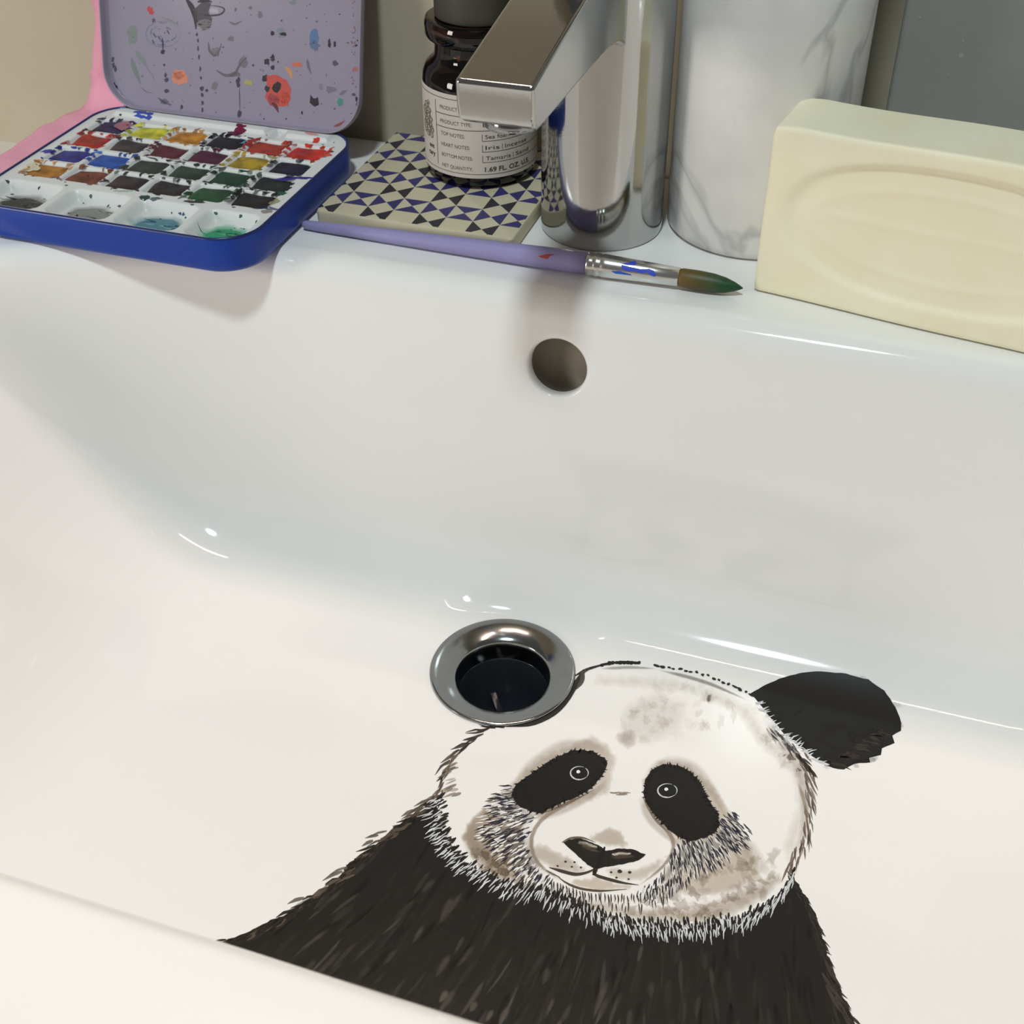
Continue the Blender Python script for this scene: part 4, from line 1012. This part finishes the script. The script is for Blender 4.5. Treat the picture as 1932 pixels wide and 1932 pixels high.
# ------------------------------------------------------------------ amber bottle
BX, BY, BR_ = -0.0615, 0.0240, 0.0243
BZ = CT+0.0003
bottle = empty('perfume_bottle', (BX, BY, BZ))
tag(bottle, 'amber glass apothecary bottle with a printed white label standing on the coaster', 'bottle')
m, N, L, b = newmat('amber_glass')
b.inputs['Base Color'].default_value = (0.07, 0.018, 0.007, 1); b.inputs['Roughness'].default_value = 0.03
b.inputs['Transmission Weight'].default_value = 1.0; b.inputs['IOR'].default_value = 1.5
M['amber'] = m
outer = [(0.0, 0.0), (0.018, 0.0), (0.0225, 0.0008), (0.0238, 0.0022), (BR_, 0.004), (BR_, 0.038), (0.0243, 0.0405), (0.0238, 0.0440), (0.0225, 0.0468), (0.0205, 0.0486), (0.0192, 0.0496), (0.0187, 0.0510), (0.0185, 0.054), (0.0184, 0.0565), (0.0192, 0.0574), (0.0216, 0.0582), (0.0223, 0.0595), (0.0223, 0.0640), (0.0217, 0.0655), (0.0205, 0.0660), (0.0172, 0.0658)]
inner = [(0.0155, 0.062), (0.0155, 0.052), (0.0175, 0.0475), (0.0205, 0.0455), (0.0218, 0.041), (0.0219, 0.006), (0.020, 0.004), (0.0, 0.0036)]
v, f = lathe(outer+inner, (BX, BY, BZ), 96)
autosmooth(shell('glass', v, [q for q in f if len(q) == 4], M['amber'], bottle), 40)
v, f = lathe([(0.0, 0.0010), (0.0212, 0.0012), (0.0230, 0.0032), (0.0235, 0.006), (0.0235, 0.0385), (0.0228, 0.0412), (0.0, 0.0412)], (BX, BY, BZ), 64)
shell('perfume', v, [q for q in f if len(q) == 4], plain('dark_perfume', (24, 12, 8), 0.1), bottle)
v, f = lathe([(0.0150, 0.050), (0.0154, 0.0655), (0.0178, 0.0664), (0.0180, 0.0675), (0.0180, 0.098), (0.0170, 0.0995)], (BX, BY, BZ), 72)
autosmooth(shell('stopper', v, f, plain('dark_rubber', (64, 60, 52), 0.5, noise=0.1), bottle), 40)
vd = np.array([CAM[0]-BX, CAM[1]-BY]); FACE = math.atan2(vd[1], vd[0])
def lab(phi, z, lift=0.0): 
    a = FACE+phi; r = BR_+0.0001+lift
    return (BX+r*math.cos(a), BY+r*math.sin(a), BZ+z)
LZ0, LZ1 = 0.0054, 0.0405
V, Fc = [], []; n = 96
for k in range(n+1):
    phi = math.radians(-130+260*k/n)
    for z, l_ in ((LZ0, 0), (LZ0, 0.00015), (LZ1, 0.00015), (LZ1, 0)): V.append(lab(phi, z, l_))
for k in range(n):
    for j in range(3): Fc.append((4*k+j, 4*k+4+j, 4*k+5+j, 4*k+1+j))
labm = plain('label_paper', (206, 197, 190), 0.7, noise=0.02, scale=200)
label = fixnormals(meshobj('paper_label', V, Fc, labm, bottle, smooth=False))
def hline(p0, p1, z, wd, nm='rule'):
    V, Fc = [], []; n = max(2, int(abs(p1-p0)/4))
    for k in range(n+1):
        ph_ = math.radians(p0+(p1-p0)*k/n); V += [lab(ph_, z-wd/2, 0.00022), lab(ph_, z+wd/2, 0.00022)]
    for k in range(n): Fc.append((2*k, 2*k+2, 2*k+3, 2*k+1))
    return V, Fc
def joinmesh(parts, name, mat, parent):
    V, Fc = [], []
    for v, f in parts:
        b0 = len(V); V += list(v); Fc += [tuple(b0+i for i in q) for q in f]
    return meshobj(name, V, Fc, mat, parent, smooth=False)
def vline(p, z0, z1, wd):
    d = math.degrees(wd/BR_)/2
    return [lab(math.radians(p-d), z0, 0.00022), lab(math.radians(p+d), z0, 0.00022), lab(math.radians(p+d), z1, 0.00022), lab(math.radians(p-d), z1, 0.00022)], [(0, 1, 2, 3)]
def text3(s, phi0, z, h, mat, width=None, bold=0.0, name='lettering', right=False):
    cu = bpy.data.curves.new('t', 'FONT'); cu.body = s; cu.size = h*1.38; cu.resolution_u = 3; cu.offset = bold
    ob = bpy.data.objects.new('t', cu); COL.objects.link(ob)
    me = bpy.data.meshes.new_from_object(ob.evaluated_get(bpy.context.evaluated_depsgraph_get()))
    co = np.array([v.co[:] for v in me.vertices]) if len(me.vertices) else np.zeros((0, 3))
    fc = [tuple(p.vertices) for p in me.polygons]
    bpy.data.objects.remove(ob); bpy.data.curves.remove(cu); bpy.data.meshes.remove(me)
    wd = co[:, 0].max()-co[:, 0].min(); sc = (width/wd) if width else 1.0
    x = (co[:, 0]-co[:, 0].min())*sc
    if right: x = x-x.max()
    V = [lab(math.radians(phi0)+a/BR_, z+c, 0.00024) for a, c in zip(x, co[:, 1])]
    meshobj(name, V, fc, mat, label, smooth=False)
def arc(deg): return math.radians(deg)*BR_
rules = [hline(-85, 100, LZ1-0.0020, 0.00025), hline(-85, 100, LZ0+0.0018, 0.00022), vline(-49, LZ0+0.0035, LZ1-0.0035, 0.0003),
         hline(-49, 95, 0.0318, 0.00028), hline(-49, 95, 0.0262, 0.00028)]
rows = [('PRODUCT NAME:', 0.0338, None), ('PRODUCT TYPE:', 0.0279, 'Eau De Toilette'), ('TOP NOTES:', 0.0227, None), ('HEART NOTES:', 0.0180, None), ('BOTTOM NOTES:', 0.0134, None), ('NET QUANTITY:', 0.0087, None)]
for s, z, r_ in rows: text3(s, -43, z, 0.00165, M['ink_pale'], arc(34*(len(s)/13.0)**0.9))
text3('Eau D', 2, 0.0279, 0.0019, M['ink'], arc(22))
for (a, b_, z) in (('Sea foam', 'Fig', 0.0226), ('Iris', 'Incense', 0.0179), ('Tamaris', 'Sand', 0.0133)):
    wa = {'Sea foam': 26, 'Iris': 14, 'Tamaris': 26}[a]
    text3(a, 4, z+0.0002, 0.0018, M['ink'], arc(wa))
    rules += [vline(1, z-0.0008, z+0.0022, 0.00022), hline(1, 78, z-0.0008, 0.00022), vline(4+wa+3, z-0.0002, z+0.0022, 0.00022)]
    text3(b_, 4+wa+6, z+0.0002, 0.0018, M['ink'], arc({'Fig': 9, 'Incense': 27, 'Sand': 18}[b_]))
text3('1.69 FL. OZ. U.S.', 3, 0.0084, 0.0021, M['ink'], arc(52), bold=0.00006)
text3('ent', -54, 0.0150, 0.0021, M['ink'], None, 0.00007, right=True)
text3('cary', -53, 0.0118, 0.0021, M['ink'], None, 0.00007, right=True)
joinmesh(rules, 'printed_rule', M['ink'], label)
# floral emblem: loops of thin line
em = []
re_ = random.Random(4)
def curl(cp, cz, rp, rz, wd, a0=0, a1=360):
    V, Fc = [], []; n = 18
    for k in range(n+1):
        a = math.radians(a0+(a1-a0)*k/n)
        for s_ in (1, 1-wd): V.append(lab(math.radians(cp+rp*s_*math.cos(a)), cz+rz*s_*math.sin(a), 0.00022))
    for k in range(n): Fc.append((2*k, 2*k+2, 2*k+3, 2*k+1))
    return V, Fc
for (cp, cz, rp, rz) in [(-66, 0.0325, 5, 0.0016), (-61, 0.0308, 4, 0.0014), (-64, 0.0285, 6, 0.0018), (-58, 0.0272, 3, 0.0012), (-66, 0.0255, 6, 0.0020), (-60, 0.0248, 4, 0.0016), (-57, 0.0228, 3.5, 0.0016), (-63, 0.0226, 5, 0.0016), (-58, 0.0204, 3, 0.0014), (-65, 0.0204, 4, 0.0014), (-71, 0.029, 5, 0.003), (-71, 0.023, 5, 0.003), (-62, 0.034, 3, 0.001)]:
    em.append(curl(cp, cz, rp, rz, 0.28)); em.append(curl(cp+1, cz, rp*0.5, rz*0.5, 0.45))
joinmesh(em, 'floral_emblem', plain('sepia_ink', (112, 104, 88), 0.7), label)

# ------------------------------------------------------------------ paintbrush
A0 = np.array([-0.1172, -0.0420, 0.0024]); A1 = np.array([0.0075, -0.0440, 0.0046])
brush = empty('paintbrush', tuple(A0))
tag(brush, 'lavender-handled round paintbrush with silver ferrule lying along the ledge', 'paintbrush')
TIP = np.array([0.0668, -0.0432, 0.0040])
def brushpt(s):      # axis point at x
    return np.array([s, -0.0422-0.0016*min(1, (s+0.1172)/0.13)+0.0007*max(0, (s-0.01)/0.06), 0])
def brush_lathe(name, prof__, mat, n=40):
    V, Fc = [], []
    for x, r_ in prof__:
        c = brushpt(x); zc = max(r_, 0.0) + 0.0004 + (0.0 if x < 0.03 else 0.0)
        zc = np.interp(x, [-0.1172, 0.0, 0.012, 0.045, 0.067], [0.0024, 0.0045, 0.0047, 0.0044, 0.0036])
        for k in range(n):
            a = 2*math.pi*k/n; V.append((x, c[1]+r_*math.cos(a), zc+r_*math.sin(a)))
    m_ = len(prof__)
    for i in range(m_-1):
        for k in range(n): Fc.append((i*n+k, i*n+(k+1) % n, (i+1)*n+(k+1) % n, (i+1)*n+k))
    Fc += [tuple(range(n)), tuple((m_-1)*n+k for k in range(n))[::-1]]
    return fixnormals(meshobj(name, V, Fc, mat, brush))
M['lav'] = plain('lavender_lacquer', (150, 143, 190), 0.4, noise=0.04, scale=90)
h_ = brush_lathe('handle', [(-0.1175, 0.0006), (-0.1172, 0.0013), (-0.1160, 0.0018), (-0.110, 0.0021), (-0.09, 0.0026), (-0.06, 0.0033), (-0.03, 0.0039), (-0.012, 0.00425), (0.0, 0.00425), (0.0065, 0.0042)], M['lav'])
M['ferrule'] = plain('silver_ferrule', (222, 222, 220), 0.22, 1.0, noise=0.05)
fp = [(0.0062, 0.00435), (0.0068, 0.0046), (0.0082, 0.0046), (0.0088, 0.0043), (0.0096, 0.0046), (0.0112, 0.0046), (0.0118, 0.0043), (0.0126, 0.0046), (0.0142, 0.0046), (0.016, 0.0045), (0.028, 0.0041), (0.0425, 0.00365), (0.0428, 0.0033)]
fr_ = brush_lathe('ferrule', fp, M['ferrule'])
m, N, L, b = newmat('bristles')
tc = N.new('ShaderNodeTexCoord'); sx = N.new('ShaderNodeSeparateXYZ'); L.new(tc.outputs['Object'], sx.inputs[0])
mr = N.new('ShaderNodeMapRange'); mr.inputs[1].default_value = 0.044-A0[0]; mr.inputs[2].default_value = 0.060-A0[0]; L.new(sx.outputs[0], mr.inputs[0])
wv = N.new('ShaderNodeTexNoise'); wv.inputs['Scale'].default_value = 60; mpg = N.new('ShaderNodeMapping'); mpg.inputs['Scale'].default_value = (0.6, 40, 40)
L.new(tc.outputs['Object'], mpg.inputs[0]); L.new(mpg.outputs[0], wv.inputs['Vector'])
crr = N.new('ShaderNodeValToRGB'); crr.color_ramp.elements[0].color = lin((122, 92, 32))+(1,); crr.color_ramp.elements[1].color = lin((20, 84, 44))+(1,)
L.new(mr.outputs[0], crr.inputs[0])
mxx = N.new('ShaderNodeMix'); mxx.data_type = 'RGBA'; mxx.blend_type = 'MULTIPLY'; mxx.inputs[0].default_value = 0.7
L.new(crr.outputs[0], mxx.inputs[6]); L.new(wv.outputs['Fac'], mxx.inputs[7]); L.new(mxx.outputs[2], b.inputs['Base Color']); b.inputs['Roughness'].default_value = 0.5
brush_lathe('bristle_tuft', [(0.0424, 0.0032), (0.044, 0.0036), (0.050, 0.0038), (0.056, 0.0036), (0.0605, 0.0029), (0.0640, 0.0018), (0.0660, 0.0009), (0.0672, 0.0002)], m)
# dabs of paint on the brush, wrapped on it
def bq(pts): return [(x*1000, a*0.08) for x, a in pts]
def on_brush(P, lift):      # P = (x in mm, arc length round the brush in mm)
    x = P[:, 0]/1000; a = np.radians(P[:, 1]/0.08)
    r_ = np.interp(x, [-0.03, -0.012, 0.0065, 0.0142, 0.016, 0.028, 0.0425], [0.0039, 0.00425, 0.0043, 0.0046, 0.0045, 0.0041, 0.00365])+lift
    y0 = np.array([brushpt(t)[1] for t in x]); z0 = np.interp(x, [-0.1172, 0.0, 0.012, 0.045, 0.067], [0.0024, 0.0045, 0.0047, 0.0044, 0.0036])
    return np.stack([x, y0-r_*np.cos(a), z0+r_*np.sin(a)], 1)
pd_ = Painter(on_brush, 0.00008, 2e-8, seed=51)
BL = (52, 66, 186)
pd_.fill(bq([(0.0205, 52), (0.0225, 62), (0.0250, 84), (0.0258, 82), (0.0252, 66), (0.0262, 68), (0.0256, 56), (0.0225, 50)]), BL, 1.0, step=0.8)
pd_.fill(bq([(0.0205, 48), (0.024, 44), (0.028, 40), (0.0312, 50), (0.0332, 44), (0.0345, 20), (0.0338, 10), (0.0325, 14), (0.0308, 28), (0.0285, 18), (0.0262, 24), (0.0235, 18), (0.0208, 26)]), (62, 84, 196), 0.95, step=0.8)
pd_.fill(bq([(0.0170, 8), (0.020, 14), (0.0245, 6), (0.0250, 0), (0.0185, -2)]), (46, 92, 190), 0.95, step=0.8)
pd_.build('paint_dab', M['paint_solid'], brush)
pd_ = Painter(on_brush, 0.00008, 2e-8, seed=52)
pd_.fill(bq([(-0.0130, 30), (-0.0095, 48), (-0.0060, 54), (-0.0080, 42), (-0.0090, 22), (-0.0115, 26)]), (176, 78, 72), 0.9, step=0.8)
pd_.build('paint_dab', M['paint_solid'], brush)

# ------------------------------------------------------------------ soap bar
SL, SD, SH = 0.134, 0.0315, 0.0662
SA = math.radians(-9.6)
so_ = Vector((0.0703, -0.0382, 0.0004))
def build_soap():
    a = np.array([SL/2, SD/2, SH/2]); r = 0.0016
    bm = bmesh.new(); bmesh.ops.create_cube(bm, size=2.0)
    bmesh.ops.subdivide_edges(bm, edges=bm.edges[:], cuts=63, use_grid_fill=True)
    rg = np.random.RandomState(3)
    for v in bm.verts:
        u = np.array(v.co[:]); p = u*a
        inn = np.clip(p, -(a-r), a-r); d = p-inn; ln = np.linalg.norm(d)
        if ln > 1e-9: p = inn+d/ln*r
        x, y, z = p
        if u[1] < -0.98:
            X, Z = (x+0.002)/(SL*0.44), (z-0.001)/(SH*0.40)
            rr_ = (abs(X)**2.4+abs(Z)**2.2)
            t = np.clip((1.0-rr_)/0.22, 0, 1); t = t*t*(3-2*t)
            dep = 0.0016*t
            # stamped rules and a worn inner oval
            r2_ = (X/0.80)**2+(Z/0.62)**2
            dep -= 0.0003*math.exp(-((r2_-1)/0.14)**2)
            dep -= 0.0005*math.exp(-((Z-0.08)/0.05)**2)*(1 if abs(X) < 0.7 else 0)*0.6
            y += dep
        y += 0.00035*math.sin(x*70+z*31)+0.00025*math.sin(z*120)
        z += 0.0004*math.sin(x*60+1.0)*(1 if u[2] > 0.9 else 0)
        # worn top front-left corner
        k = max(0, (-x/a[0]-0.86)/0.14)*max(0, (z/a[2]-0.86)/0.14); z -= 0.0012*k; x += 0.001*k
        v.co = (x+SL/2, y+SD/2, z+SH/2)
    me = bpy.data.meshes.new('soap_bar'); bm.to_mesh(me); bm.free()
    me.polygons.foreach_set('use_smooth', [True]*len(me.polygons))
    m, N, L, b = newmat('cream_soap')
    tc = N.new('ShaderNodeTexCoord'); nt = N.new('ShaderNodeTexNoise'); nt.inputs['Scale'].default_value = 35; nt.inputs['Detail'].default_value = 5
    L.new(tc.outputs['Object'], nt.inputs['Vector'])
    cr = N.new('ShaderNodeValToRGB'); cr.color_ramp.elements[0].position = 0.35; cr.color_ramp.elements[0].color = lin((247, 238, 206))+(1,)
    cr.color_ramp.elements[1].position = 0.65; cr.color_ramp.elements[1].color = lin((250, 243, 216))+(1,)
    L.new(nt.outputs['Fac'], cr.inputs[0]); L.new(cr.outputs[0], b.inputs['Base Color'])
    b.inputs['Roughness'].default_value = 0.55
    b.inputs['Subsurface Weight'].default_value = 0.08; b.inputs['Subsurface Radius'].default_value = (0.004, 0.003, 0.0015); b.inputs['Subsurface Scale'].default_value = 1.0
    n2 = N.new('ShaderNodeTexNoise'); n2.inputs['Scale'].default_value = 260; L.new(tc.outputs['Object'], n2.inputs['Vector'])
    bp = N.new('ShaderNodeBump'); bp.inputs['Strength'].default_value = 0.12; bp.inputs['Distance'].default_value = 0.001
    L.new(n2.outputs['Fac'], bp.inputs['Height']); L.new(bp.outputs['Normal'], b.inputs['Normal'])
    me.materials.append(m)
    o = bpy.data.objects.new('soap_bar', me); link(o); o.location = so_; o.rotation_euler = (0, 0, SA)
    tag(o, 'large cream bar of soap with worn oval stamp standing on edge', 'soap')
build_soap()
